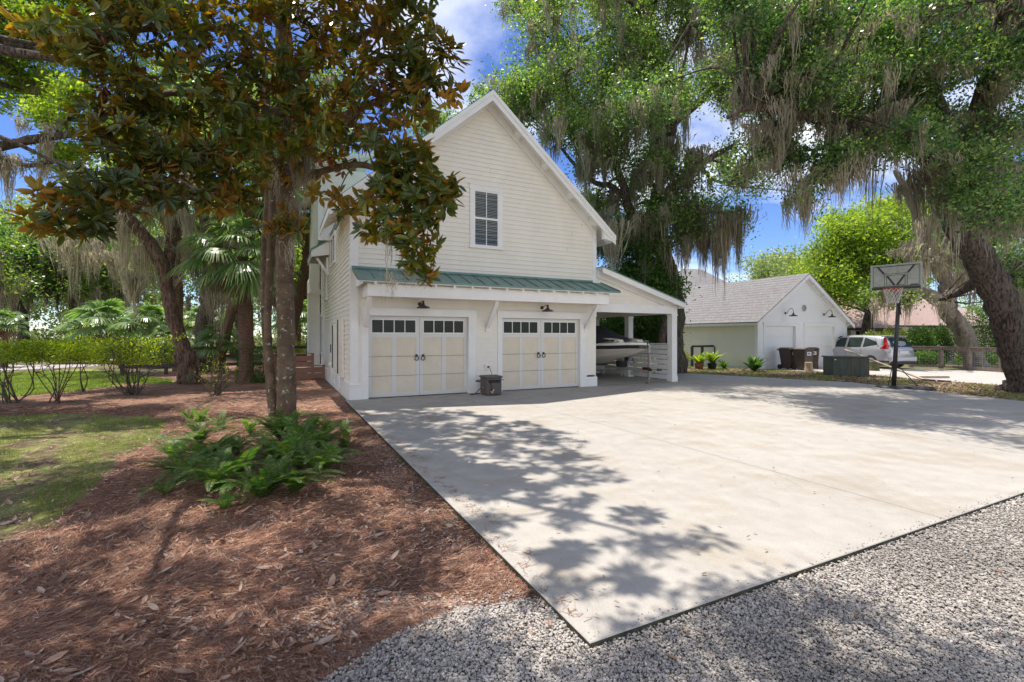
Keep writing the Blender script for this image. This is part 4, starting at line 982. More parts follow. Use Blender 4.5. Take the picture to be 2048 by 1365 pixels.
    for side in (1, -1):
        for (lo, hi) in ((((.12,1.05),(.95,1.05)), ((.12,1.56),(.55,1.54))), (((-.78,1.06),(.0,1.055)), ((-.78,1.57),(.0,1.57))), (((-1.62,1.20),(-.88,1.065)), ((-1.50,1.36),(-.88,1.56)))):
            g = MB(); patch(g, lo, hi, side); g.build('side_window', M['car_glass'], root, smooth=True)
        g = MB(); patch(g, ((-2.12,.98),(-1.78,1.02)), ((-2.10,1.18),(-1.93,1.2)), side, .012); patch(g, ((-2.06,1.18),(-1.90,1.2)), ((-1.90,1.53),(-1.76,1.58)), side, .012); g.build('tail_lamp', M['tail_red'], root, smooth=True)
        g = MB(); patch(g, ((-2.20,.86),(-2.0,.88)), ((-2.17,.98),(-2.0,.98)), side, .012); g.build('reversing_lamp', M['lens_white'], root)
        g = MB(); patch(g, ((-2.2,.28),(-1.72,.28)), ((-2.2,.42),(-1.72,.42)), side, .008); patch(g, ((-.94,.26),(.90,.26)), ((-.94,.36),(.90,.36)), side, .008, m=0); g.build('sill_trim', M['dark_plastic'], root)
        g = MB()
        for x in (-.82, .06, .98): patch(g, ((x,.42),(x+.012,.42)), ((x,1.02),(x+.012,1.02)), side, .003, 1, 6)
        g.build('door_gap', M['rubber'], root)
        for x in (-.72, .20):
            g = MB(); p = at(x+.08, .93, side, .025); g.box(p[0]-.10, p[0]+.10, p[1]-.012, p[1]+.012, .92, .945); g.build('door_handle', M['car_paint'], root, bevel=.005)
        g = MB(); p = at(.93, 1.04, side, .0); g.box(p[0]-.02, p[0]+.10, min(p[1], p[1]+side*.22), max(p[1], p[1]+side*.22), 1.0, 1.13); g.build('mirror', M['car_paint'], root, bevel=.03)
        g = MB(); patch(g, ((2.0,.66),(2.2,.64)), ((1.85,.80),(2.15,.72)), side, .012); g.build('headlight', M['lens_white'], root)
    # rear window, hatch line, plate, windscreen, roof spoiler
    g = MB(); y1, y0 = .50, .66
    g.add([(-2.155,y0,1.10),(-2.155,-y0,1.10),(-1.895,-y1,1.54),(-1.895,y1,1.54)], [(0,3,2,1)]); g.v[-1][:, 0] -= .035; g.build('rear_window', M['car_glass'], root)
    g = MB(); g.add([(1.33,.62,1.17),(1.33,-.62,1.17),(.62,-.56,1.61),(.62,.56,1.61)], [(0,1,2,3)]); g.v[-1][:, 0] += .02; g.v[-1][:, 2] += .02; g.build('windscreen', M['car_glass'], root)
    g = MB(); g.box(-2.06, -1.7, -.55, .55, 1.615, 1.645); g.build('roof_spoiler', M['car_paint'], root, bevel=.01)
    g = MB(); g.box(-2.30, -2.26, -.27, .27, .76, .90); g.build('licence_plate', M['plate'], root); g = MB(); g.box(-2.30, -2.22, -.50, .50, .905, .945); g.build('chrome_bar', M['galv'], root)
    g = MB(); g.box(-2.34, -2.1, -.80, .80, .38, .62); g.build('bumper', M['car_paint'], root, bevel=.05); g = MB(); g.box(-2.32, -2.1, -.74, .74, .24, .379); g.build('bumper_trim', M['dark_plastic'], root, bevel=.03)
    proto = None
    for x, s in ((-1.33, 1), (1.29, 1), (-1.33, -1), (1.29, -1)):
        if proto is None:
            w = MB(); tp = [(.225,-.105),(.31,-.115),(.335,-.09),(.342,0),(.335,.09),(.31,.115),(.225,.105),(.225,-.105)]
            a = np.linspace(0, 2*np.pi, 32, endpoint=False)
            for k in range(7):
                r0, h0 = tp[k]; r1, h1 = tp[k+1]
                w.add([(r*math.cos(q), h, r*math.sin(q)) for r, h in ((r0,h0),(r1,h1)) for q in a], [(i, (i+1) % 32, 32+(i+1) % 32, 32+i) for i in range(32)])
            proto = w.build('wheel', M['rubber'], root, smooth=True)
            rm = MB()
            for (r0,h0,r1,h1) in ((.228,.108,.205,.10),(.205,.10,.20,.02),(.20,.02,0,.015)):
                rm.add([(r*math.cos(q), h, r*math.sin(q)) for r, h in ((r0,h0),(r1,h1)) for q in a], [(i, (i+1) % 32, 32+(i+1) % 32, 32+i) for i in range(32)], 1 if r1 == 0 else 0)
            for k in range(5):
                for dd in (-.13, .13):
                    q = k*1.2566+dd; rm.bar((.04*math.cos(k*1.2566), .075, .04*math.sin(k*1.2566)), (.21*math.cos(q), .085, .21*math.sin(q)), .032, .03, up=(0,1,0))
            rm.lathe([(0,.10),(.05,.09),(.055,.05)], (0,0,0), 12); rm.v[-1] = rm.v[-1][:, [0,2,1]]
            rim = rm.build('rim', [M['galv'], M['rubber']], proto); wheel = proto
        else: wheel = copy_tree(proto, root)
        wheel.location = (x, s*.80, .34); wheel.rotation_euler = (0, 0, 0 if s > 0 else math.pi)
    return root
hd = math.atan2(.974, -.227)
car((18.78, 25.5, GZ), hd)

# ---------------------------------------------------------------- boat and trailer in the carport
def boat():
    root = thing('motor_boat', 'cream and black speedboat under a dark canvas cover resting on a trailer in the carport', 'boat', LW(9.02, -.62, 0), ROT)
    # y backwards from the stem head; station: y, sheer half width, sheer z, chine half width, chine z, keel z
    st = [(0,.02,1.37,.01,1.22,1.19),(.15,.20,1.375,.06,1.18,1.13),(.42,.42,1.37,.16,1.12,1.04),(.9,.68,1.35,.34,1.03,.91),(1.5,.92,1.33,.56,.93,.76),(2.3,1.10,1.31,.80,.82,.59),(3.2,1.18,1.29,.96,.73,.49),(4.5,1.18,1.28,1.02,.68,.45),(5.8,1.14,1.28,1.0,.68,.45)]
    hull = MB(); v = []; f = []
    for (y, ws, zs, wc, zc_, zk) in st:
        zb = zs-.20
        pr = [(ws, zs-.0), (ws+.012, zs-.055), (ws, zs-.075), (wc+(ws-wc)*.75, zb), (wc+(ws-wc)*.35, zc_+(zb-zc_)*.45), (wc, zc_), (wc-.02, zc_-.02), (wc*.66, zc_+(zk-zc_)*.38), (wc*.62, zc_+(zk-zc_)*.45), (wc*.33, zc_+(zk-zc_)*.70), (wc*.30, zc_+(zk-zc_)*.76), (0, zk)]
        for s in (1, -1): v += [(s*x, y, z) for x, z in pr]
    n = 12
    for i in range(len(st)-1):
        for s in (0, 1):
            for k in range(n-1): a = i*2*n+s*n+k; c = a+2*n; f.append((a, c, c+1, a+1) if s == 0 else (a, a+1, c+1, c))
    hull.add(v, f); tr_ = [len(st)*2*n-2*n+k for k in range(n)] + [len(st)*2*n-n+k for k in range(n-2, -1, -1)]; hull.f.append(np.array([tr_])); hull.m.append(np.zeros(1, dtype=np.int32))
    hull.build('hull', M['gel'], root, smooth=True)
    b = MB()                                            # black band under the rub rail
    for i in range(len(st)-1):
        for s in (1, -1):
            q = []
            for (y, ws, zs, wc, zc_, zk) in (st[i], st[i+1]): q.append((s*(ws+.012), y, zs-.075)); q.append((s*(wc+(ws-wc)*.80+.012), y, zs-.19))
            b.quad(q[0], q[1], q[3], q[2])
    b.quad((-.032,-.012,1.295),(.032,-.012,1.295),(.02,.0,1.18),(-.02,.0,1.18)); b.build('hull_stripe', M['gel_black'], root)
    b = MB()                                            # rub rail
    for s in (1, -1): b.tube([(s*(w+.012), y-.01, z-.055) for y, w, z in [(q[0], q[1], q[2]) for q in st]], .022, 6)
    b.build('rub_rail', M['gel'], root)
    b = MB()                                            # crowned fore deck with a walk-through
    v = []; f = []
    for (y, ws, zs, *_r) in st[:6]:
        for k in range(9): u = -1+k/4; v.append((u*ws, y, zs + .05*(1-u*u)*min(1, y*1.2) + .002))
    for i in range(5):
        for k in range(8): a = i*9+k; f.append((a, a+1, a+10, a+9))
    b.add(v, f); b.build('deck', M['gel'], root, smooth=True)
    for s in (-1, 1):
        b = MB(); b.prism([(.75,1.36),(1.9,1.36),(1.9,1.52),(1.2,1.52),(.85,1.47)], s*.42-.12, s*.42+.12, 'x'); b.build('bow_coaming', M['gel'], root, bevel=.02)
        b = MB(); b.box(s*.42-.02+(-.135 if s < 0 else .105), s*.42+.02+(-.105 if s < 0 else .135)-.0, 1.0, 1.12, 1.40, 1.46); b.build('grab_cup', M['rubber'], root)
        b = MB(); b.bar((s*.62, .62, 1.42), (s*.56, .80, 1.42), .02, .03); b.build('cleat', M['galv'], root)
    b = MB()                                            # fitted cover
    cs = [(1.05,.50,1.50,1.44),(1.5,.78,1.60,1.40),(2.1,1.0,1.80,1.36),(2.7,1.16,1.98,1.33),(3.4,1.22,2.0,1.31),(4.6,1.22,1.75,1.30),(5.9,1.17,1.55,1.30)]
    v = []; f = []
    for (y, w, zt, ze) in cs:
        for k in range(11): u = -1+k/5; v.append((u*w, y, ze + (zt-ze)*(1-abs(u)**1.7) + .012*math.sin(k*2.1+y*4)))
    for i in range(len(cs)-1):
        for k in range(10): a = i*11+k; f.append((a, a+1, a+12, a+11))
    b.add(v, f); b.build('canvas_cover', M['canvas'], root, smooth=True)
    return root
boat()
def trailer():
    root = thing('boat_trailer', 'grey steel boat trailer with winch post and jack stand, carrying the boat', 'trailer', LW(9.30, -.25, 0), ROT)
    z = .46
    b = MB(); b.bar((.03,-.05,z),(-.2,1.9,z),.08,.10); b.bar((-.2,1.9,z),(-.95,2.9,z),.07,.10); b.bar((-.2,1.9,z),(.65,2.9,z),.07,.10); b.bar((-.95,2.9,z),(-.95,6.0,z),.07,.10); b.bar((.65,2.9,z),(.65,6.0,z),.07,.10)
    for y in (2.6, 3.9, 5.8): b.bar((-.95,y,z-.1),(.65,y,z-.1),.07,.07)
    b.build('frame', M['galv'], root)
    b = MB(); b.box(-.055, .055, -.16, .12, z+.005, z+.09); b.tube([(.0,-.12,z+.02),(.0,-.22,z+.02)], .05, 8); b.build('coupler', M['rubber'], root)
    b = MB(); b.tube([(.12,.0,.02),(.12,.0,1.02)], .032, 10); b.tube([(.12,.0,.5),(.12,.0,.95)], .036, 10); b.tube([(.12,0,1.02),(.12,-.13,1.02),(.12,-.13,.95)], .012, 6); b.box(.04,.2,-.08,.08,.005,.03); b.build('jack', M['grey_wood'], root)
    b = MB(); q = smooth_path([[.03,-.18,.47,.008],[.10,-.25,.40,.008],[.2,-.2,.36,.008],[.28,-.1,.44,.008],[.2,-.02,.5,.008]], 5); b.tube(q[:, :3], q[:, 3], 5); q = smooth_path([[.03,-.1,.5,.008],[.2,-.3,.5,.008],[.36,-.22,.47,.008],[.42,-.3,.43,.008]], 5); b.tube(q[:, :3], q[:, 3], 5); b.box(.28,.40,-.30,-.2,.44,.50); b.build('safety_chain', M['bronze'], root)
    b = MB(); b.bar((-.10,.95,z+.03),(-.05,.58,1.02),.12,.10); b.bar((-.12,1.25,z+.03),(-.05,.66,.95),.06,.06); b.box(-.15,.05,.50,.66,.98,1.04); b.build('winch_post', M['galv'], root)
    b = MB(); b.tube([(-.20,.78,.80),(.06,.78,.80)], .07, 10); b.tube([(.06,.78,.80),(.12,.78,.74),(.14,.78,.66)], .012, 6); b.build('winch', M['rubber'], root)
    b = MB(); b.tube([(-.30,.82,1.08),(-.22,.82,1.08)], .06, 12); b.tube([(-.12,.82,1.08),(-.04,.82,1.08)], .06, 12); b.build('bow_roller', M['blue_plastic'], root)
    b = MB(); b.bar((-.26,.82,1.05),(-.18,1.0,z),.03,.05); b.bar((-.08,.82,1.05),(-.12,1.0,z),.03,.05); b.build('roller_arm', M['galv'], root)
    b = MB(); b.box(.075, .082, .02, .14, z-.03, z+.03); b.box(-.035,-.012,.02,.14,z-.04,z+.04); b.build('marker_plate', M['amber'], root)
    for x in (-1.12, .82):
        a = np.linspace(0, 2*np.pi, 24, endpoint=False); w = MB()
        for (r0,h0,r1,h1) in ((.18,-.09,.30,-.1),(.30,-.1,.32,-.05),(.32,-.05,.32,.05),(.32,.05,.30,.1),(.30,.1,.18,.09),(.18,.09,0,.05),(.18,-.09,0,-.05)):
            w.add([(x+h, 4.3+r*math.cos(q), .33+r*math.sin(q)) for r, h in ((r0,h0),(r1,h1)) for q in a], [(i, (i+1) % 24, 24+(i+1) % 24, 24+i) for i in range(24)])
        w.build('wheel', M['rubber'], root, smooth=True)
    for x in (-.55, .25): b = MB(); b.bar((x,2.6,.60),(x*1.1,5.8,.62),.09,.05); b.build('bunk', M['dark_wood'], root)
trailer()
tb_ = MB(); tb_.lathe([(0,.0),(.17,.0),(.19,.02),(.215,.20),(.225,.205),(.205,.205),(.185,.03),(0,.03)], (0,0,0), 20); tub = tb_.build('black_tub', M['rubber'], None, smooth=True); tub.location = tuple(LW(9.08, .72, .518)); tag(tub, 'black round tub sitting on the trailer drawbar below the bow', 'tub')

# ---------------------------------------------------------------- basketball hoop
def hoop():
    base = G(1787, 780); root = thing('basketball_hoop', 'black portable basketball hoop with a dusty clear backboard and red rim beside the driveway', 'basketball hoop', base, 0)
    n = np.array([-.74, -.67, 0.0]); n = n/np.linalg.norm(n); r = np.array([-n[1]*-1, 0, 0]); r = np.cross(np.array([0,0,1.0]), n)*-1; r = -r if r[0] < 0 else r
    bc = np.array([11.33, 13.95, 3.35]) - base                        # board centre, local
    top = bc - n*.42 + np.array([.05, .05, -.55])
    b = MB(); b.tube([(0,0,.02), tuple(top*.5), tuple(top)], [.062,.055,.05], 14); b.build('pole', M['black_metal'], root, smooth=True)
    b = MB()
    hw, hh = .60, .375
    def Q(u, z, o): return tuple(bc + r*u + np.array([0,0,1])*z + n*o)
    def slab_(mb, u0, u1, z0, z1, o0, o1, m=0):
        v = [Q(u,z,o) for o in (o0,o1) for (u,z) in ((u0,z0),(u1,z0),(u1,z1),(u0,z1))]; mb.add(v, [(0,3,2,1),(4,5,6,7),(0,1,5,4),(1,2,6,5),(2,3,7,6),(3,0,4,7)], m)
    slab_(b, -hw+.03, hw-.03, -hh+.03, hh-.03, -.012, .0); bo = b.build('backboard', M['board'], root)
    b = MB(); t = .035
    slab_(b,-hw,-hw+t,-hh,hh,-.03,.012); slab_(b,hw-t,hw,-hh,hh,-.03,.012); slab_(b,-hw+t,hw-t,hh-t,hh,-.03,.012); b.build('frame', M['grey_frame'], bo)
    b = MB(); slab_(b,-hw+t,hw-t,-hh,-hh+.07,-.04,.02); b.build('lower_pad', M['dark_plastic'], bo)
    b = MB(); q = .012
    for (u0,u1,z0,z1) in ((-hw+.06,hw-.06,hh-.075,hh-.055),(-hw+.06,-hw+.08,-hh+.10,hh-.075),(hw-.08,hw-.06,-hh+.10,hh-.075),(-hw+.06,hw-.06,-hh+.08,-hh+.10)): slab_(b,u0+(.006 if u1-u0 < .05 else 0),u1-(.006 if u1-u0 < .05 else 0),z0,z1,.0015,.003)
    for (u0,u1,z0,z1) in ((-.27,.27,.085,.095),(-.27,-.26,-.27,.085),(.26,.27,-.27,.085),(-.22,.22,.035,.045),(-.22,-.21,-.25,.035),(.21,.22,-.25,.035),(-.21,.21,-.25,-.24)): slab_(b,u0,u1,z0,z1,.0015,.004)
    slab_(b,.33,.5,-.27,-.245,.0015,.004)
    for sg in (-1, 1): b.bar(Q(sg*.42,hh-.075,.003), Q(sg*.275,.10,.003), .045, .004, up=tuple(n)); b.bar(Q(sg*.205,.03,.003), Q(sg*.03,-.25,.003), .045, .004, up=tuple(n))
    b.build('board_marking', M['black_metal'], bo)
    b = MB()
    for (u0,z0,u1,z1) in ((-.42,hh-.06,-.02,-.30),(.42,hh-.06,.02,-.30)): b.bar(Q(u0,z0,-.03), Q(u1,z1,-.035), .06, .03, up=tuple(n)); 
    b.bar(Q(-.42,hh-.06,-.03), tuple(top+np.array([0,0,.0])), .03, .03); b.bar(Q(.42,hh-.06,-.03), tuple(top), .03, .03)
    b.bar(Q(-.06,-hh+.05,-.03), tuple(top-np.array([0,0,.35])), .03, .05); b.bar(Q(.06,-hh+.05,-.03), tuple(top-np.array([0,0,.30])), .03, .05); b.bar(tuple(top+np.array([.02,.02,.0])), tuple(top+np.array([.22,.20,-.55])), .03, .03)
    b.build('strut', M['black_metal'], root)
    rc = bc + n*.42 + np.array([0,0,-.385+.0]); rr = .228
    a = np.linspace(0, 2*np.pi, 33); b = MB(); b.tube([tuple(rc + rr*(math.cos(q)*r + math.sin(q)*n)) for q in a], .012, 6)
    b.bar(tuple(rc-n*rr*1.0-n*.17+r*.07), tuple(rc-n*rr*.95+r*.10), .03, .012); b.bar(tuple(rc-n*rr-n*.17-r*.07), tuple(rc-n*rr*.95-r*.10), .03, .012); b.bar(tuple(rc-n*(rr+.185)+np.array([0,0,-.06])), tuple(rc-n*(rr+.185)+np.array([0,0,.07])), .16, .02, up=tuple(n)); b.bar(tuple(rc-n*(rr+.17)+np.array([0,0,-.09])), tuple(rc-n*(rr*.5)), .10, .012)
    rim = b.build('rim', M['orange'], root, smooth=False); M['rimred'] = mat('red_rim_paint', (.55,.07,.04), (.48,.06,.035), rough=.45); rim.data.materials[0] = M['rimred']
    b = MB(); k = 12
    for i in range(k):
        for sg in (-1, 1):
            pts = []
            for j in range(6):
                q = (i + sg*j*.5)/k*2*math.pi; rad = rr*(1-.42*(j/5)**.8); pts.append(tuple(rc + rad*(math.cos(q)*r + math.sin(q)*n) + np.array([0,0,-.085*j])))
            b.tube(pts, .0065, 4, cap=False)
    b.build('net', M['net'], rim)
    b = MB(); ang = math.radians(-18); ux = np.array([math.cos(ang), math.sin(ang)]); uy = np.array([-math.sin(ang), math.cos(ang)]); c0 = ux*.36 + uy*.08
    prof = [(-.72,-.22),(-.45,-.36),(.40,-.38),(.62,-.25),(.66,.22),(.45,.36),(-.45,.36),(-.72,.2)]
    P0 = [tuple(c0+ux*x+uy*y) for x, y in prof]; P1 = [tuple(c0+ux*x*.9+uy*y*.85) for x, y in prof]
    v = [(x,y,.0) for x,y in P0] + [(x,y,.075) for x,y in P0] + [(x,y,.125) for x,y in P1]; f = []
    for L_ in (0, 8):
        for i in range(8): f.append((L_+i, L_+(i+1)%8, L_+8+(i+1)%8, L_+8+i))
    b.add(v, f); b.f.append(np.array([[16+i for i in range(8)]])); b.m.append(np.zeros(1, dtype=np.int32)); b.build('base', M['dark_plastic'], root)
    b = MB(); e = c0+ux*.30+uy*.05; b.tube([(.02,.0,.85),(float(e[0]),float(e[1]),.13)], .012, 6); e = c0-ux*.42+uy*.1; b.tube([(.0,.02,.85),(float(e[0]),float(e[1]),.13)], .012, 6); b.build('base_brace', M['black_metal'], root)
    b = MB(); b.bar((-.14,-.10,.06),(.14,-.14,.06),.06,.09); b.build('wheel', M['rubber'], root)
hoop()

# ---------------------------------------------------------------- bins, cabinet, stump, planks
def bin_(loc, rz, label, green=False, h=1.0, w=.58, d=.66):
    root = thing('wheelie_bin', label, 'bin', loc, rz, 'brown wheelie bins in front of the white garage')
    b = MB(); a0, a1 = .78, 1.0; z0, z1 = .06, h*.92
    v = [(-w/2*a0,-d/2*a0,z0),(w/2*a0,-d/2*a0,z0),(w/2*a0,d/2*a0-.06,z0),(-w/2*a0,d/2*a0-.06,z0),(-w/2,-d/2,z1),(w/2,-d/2,z1),(w/2,d/2,z1),(-w/2,d/2,z1)]
    b.add(v, [(0,3,2,1),(4,5,6,7),(0,1,5,4),(1,2,6,5),(2,3,7,6),(3,0,4,7)]); b.build('body', M['bin'], root, bevel=.02)
    b = MB(); b.box(-w/2-.02, w/2+.02, -d/2-.03, d/2+.04, z1+.002, z1+.035); b.prism([(-w/2,z1+.036),(w/2,z1+.036),(w/2-.08,z1+.085),(-w/2+.08,z1+.085)], -d/2+.0, d/2-.02); b.build('lid', M['box_green'] if False else M['bin'], root, bevel=.012)
    if green: b = MB(); b.box(-w/2-.024, w/2+.024, -d/2-.036, -d/2-.031, z1+.0, z1+.036); b.build('lid_edge', M['lime_plastic'], root)
    b = MB(); b.tube([(-w/2-.01, d/2+.09, z1-.02),(w/2+.01, d/2+.09, z1-.02)], .016, 6); b.box(-w/2, -w/2+.03, d/2, d/2+.09, z1-.04, z1); b.box(w/2-.03, w/2, d/2, d/2+.09, z1-.04, z1); b.build('handle', M['bin'], root)
    for x in (-w/2+.03, w/2-.03): b = MB(); b.tube([(x-.03,d/2-.06,.12),(x+.03,d/2-.06,.12)], .12, 14); b.build('wheel', M['rubber'], root)
    b = MB(); b.box(-.13, .13, -d/2*.98-.006, -d/2*.98-.002, z1-.27, z1-.10); 
    sk_ = b.build('label_plate', M['sticker'], root); sk_.rotation_euler = (0,0,0)
    b = MB(); b.box(-.09,.09,-d/2*.98-.009,-d/2*.98-.007,z1-.225,z1-.20); b.box(-.09,.06,-d/2*.98-.009,-d/2*.98-.007,z1-.18,z1-.14); b.build('print', M['dark_plastic'], root)
M['lime_plastic'] = mat('green_plastic', (.08,.42,.06), None, rough=.4)
bin_(G(1553,736)+np.array([.0,.5,0]), .55, 'leftmost and lowest brown bin, turned aside with its lid tilted toward the white garage', h=.92, w=.62)
bin_(G(1577,739), ROT*.7, 'brown bin with a bright green lid edge and a white label', green=True, h=1.06)
bin_(G(1606,741), ROT*.7, 'brown bin with a white label standing nearest the stump, black lid', h=1.07)
bin_(G(1629,740)+np.array([.3,.6,0]), -.5, 'dark bin turned sideways against the front of the silver car', h=1.07, w=.5)
def stump(name, loc, r, h, label, m):
    rng = np.random.default_rng(5); root = thing(name, label, 'stump', loc); b = MB(); b.tube([(0,0,-.03),(0.01,0,h*.5),(0,0,h)], [r*1.12,r,r*.96], 16, 0, .05, rng); b.build('log', M[m], root, smooth=False)
stump('log_stump', G(1617,743), .17, .42, 'short reddish log standing in front of the brown bins', 'lumber')
stump('tree_stump', G(1748,742), .20, .44, 'mossy green stump just right of the dark green cabinet', 'mossy_wood')
cbn = thing('utility_cabinet', 'dark green metal utility cabinet standing on the grass verge', 'utility box', G(1702, 753)+np.array([0,.3,0]), math.radians(-9))
b = MB(); b.box(-.68,.68,-.40,.42,0,.76); b.build('body', M['box_green'], cbn, bevel=.02)
b = MB(); b.prism([(-.72,.762),(.72,.762),(.70,.81),(-.70,.81)], -.44, .46); b.build('lid', M['box_green'], cbn, bevel=.012)
b = MB(); b.box(-.006,.006,-.404,-.401,.02,.75); b.box(.32,.33,-.404,-.401,.02,.75); b.build('seam', M['rubber'], cbn)
b = MB(); b.box(-.62,-.55,-.405,-.402,.66,.70); b.build('plate', M['sticker'], cbn)
pl = MB(); A = np.array(Wp(1690,700,20.6)); B_ = G(1850,762)+np.array([0,0,.03]); pl.bar(tuple(A), tuple(B_), .14, .04); tag(pl.build('leaning_board', M['lumber']), 'long raw timber board leaning from the verge up toward the silver car', 'board')
pl = MB(); pl.bar(tuple(G(1835,757)+np.array([0,0,.05])), tuple(G(1897,757)+np.array([0,0,.05])), .10, .06); tag(pl.build('timber_board', M['grey_wood']), 'grey board lying flat on the edge of the neighbouring driveway', 'board')
pl = MB(); pl.bar(tuple(G(1846,762)+np.array([0,0,.04])), tuple(G(1900,766)+np.array([0,0,.04])), .16, .06); tag(pl.build('timber_board', M['dark_wood']), 'darker short board lying in the grass just in front of the grey board', 'board')

# ---------------------------------------------------------------- fences
def wire_fence():
    a = G(1822,735); bq = G(1882,737); c = G(2003,745); d = G(2260,758)
    root = thing('wire_fence', 'low wooden rail fence with wire mesh panels beside the far driveway', 'fence', a)
    pts = [a-a, bq-a, (bq+c)/2-a, c-a, d-a]
    for p in pts: b = MB(); b.box(p[0]-.07,p[0]+.07,p[1]-.07,p[1]+.07,0,1.06); b.build('post', M['grey_wood'], root)
    for i in range(len(pts)-1):
        p, q = pts[i], pts[i+1]; z = np.array([0,0,1.0])
        b = MB(); b.bar(tuple(p+z*1.09), tuple(q+z*1.09), .16, .05); b.bar(tuple(p+z*.98), tuple(q+z*.98), .04, .12); b.build('rail', M['grey_wood'], root); b = MB(); b.bar(tuple(p+z*.10), tuple(q+z*.10), .04, .12); b.build('rail', M['grey_wood'], root)
        m_ = MB(); L_ = np.linalg.norm(q-p); n = int(L_/.11)
        for k in range(n+1): s = p+(q-p)*k/n; m_.tube([tuple(s+z*.16), tuple(s+z*.92)], .0032, 3, cap=False)
        for k in range(8): zz = .18+k*.10; m_.tube([tuple(p+z*zz), tuple(q+z*zz)], .0032, 3, cap=False)
        m_.build('wire_mesh', M['galv'], root)
wire_fence()
bf = thing('black_gate_rail', 'short black pipe rail gate beside the potted plants by the garage side wall', 'gate', G(1384,733))
for x in (0, .55, 1.25): b = MB(); b.box(x-.06,x+.06,-.06,.06,0,1.08); b.build('post', M['black_metal'] if x else M['dark_wood'], bf)
b = MB(); b.tube([(0,-.0,1.08),(1.75,.1,1.10)], .055, 10); b.tube([(1.68,.1,1.10),(1.76,.1,1.10)], .09, 12); b.build('rail', M['black_metal'], bf)
lf = thing('low_brown_fence', 'low brown painted board fence stepping down to the corner of the garage house', 'fence', LW(-.05, 7.2), ROT)
for (x0, x1, n) in ((-1.75, -.47, 4), (-.41, -.02, 2)):
    for k in range(n):
        b = MB(); b.box(x0, x1, -.03, .0, GZ+.02+k*.225, GZ+.02+k*.225+.20); b.build('board', M['fence_wood'], lf)
for x in (-1.78, -.44, -.05): b = MB(); b.box(x-.05, x+.05, -.06, .05, GZ, .93 if x < -.4 else .48); b.build('post', M['fence_wood'], lf)
b = MB(); b.box(-1.85, -.38, -.09, .07, .90, .935); b.box(-.38, .0, -.09, .07, .45, .48); b.build('cap', M['fence_wood'], lf)
df = thing('dark_rail_fence', 'dark wooden rail fence in shade behind the low brown board fence', 'fence', LW(.0, 12.4), ROT)
for x in (-7.5,-6,-4.5,-3,-1.5,-.1): b = MB(); b.box(x-.06,x+.06,-.06,.06,GZ,1.15); b.build('post', M['dark_wood'], df)
for z in (.25,.62,.98): b = MB(); b.box(-7.6,-.04,-.09,-.062,z,z+.14); b.build('rail', M['dark_wood'], df)
# ---------------------------------------------------------------- trees
def PL(*rows, r=None):            # rows (px, py, depth, radius)
    return [[*Wp(a, b, d), rr] for a, b, d, rr in rows]
def fillpx(seed, poly, d0, d1, n, rad, tips, flat=.7):
    """blobs spread through the block of air that a picture polygon and two depths bound"""
    rng = np.random.default_rng(seed); P = np.array(poly, float); o = []
    lo, hi = P.min(0), P.max(0)
    while len(o) < n:
        q = rng.uniform(lo, hi, (1, 2))
        if in_poly(q, poly)[0]:
            d = rng.uniform(d0, d1); r = rad*rng.uniform(.7, 1.25); o.append((Wp(q[0, 0], q[0, 1], d), (r, r, r*flat), int(tips*rng.uniform(.7, 1.2))))
    return o
def blobw(x, y, z, r, tips, flat=.6): return (np.array([x, y, z], float), (r, r, r*flat), tips)

# the leaning live oak on the right, over the driveway
b0 = G(2038, 786)
limbs = [PL((2056,800,13.6,.66),(2051,764,13.55,.46),(2036,700,13.5,.40),(2006,610,13.4,.38),(1966,535,13.3,.355),(1929,475,13.2,.34),(1900,410,13.1,.33),(1888,365,13,.31)),
 PL((1890,372,13,.30),(1850,305,12.7,.25),(1760,262,12.4,.24),(1640,235,12,.17),(1510,215,11.6,.09),(1455,235,11.4,.05)),
 PL((1890,372,13,.30),(1880,230,13.4,.24),(1770,90,13.8,.22),(1640,52,14,.19),(1500,35,14.3,.15),(1380,50,14.6,.10)),
 PL((1905,400,13,.27),(1960,230,12.4,.25),(2010,60,11.6,.22),(2040,-140,10.6,.2),(1950,-380,9.5,.15)),
 PL((1930,480,13.3,.22),(2010,400,14,.22),(2100,350,14.6,.2),(2250,300,15,.15)),
 PL((1960,560,13.4,.15),(1920,585,14.2,.10),(1880,600,15.0,.05)),
 PL((1600,240,11.9,.10),(1545,262,12.2,.07),(1500,320,12.4,.05),(1455,372,12.6,.025))]
bl = fillpx(1, [(1430,-60),(2150,-80),(2200,480),(2000,470),(1930,380),(1850,300),(1700,290),(1560,270),(1440,200)], 10.5, 15.5, 78, .72, 26)
bl += fillpx(2, [(1540,290),(1740,290),(1700,390),(1600,400),(1545,380)], 11.5, 13, 7, .42, 13); bl += fillpx(4, [(1440,240),(1560,260),(1550,330),(1480,350)], 12, 14, 6, .5, 13)
bl += fillpx(3, [(1950,480),(2150,480),(2150,620),(2010,600)], 13.5, 16, 8, .7, 20)
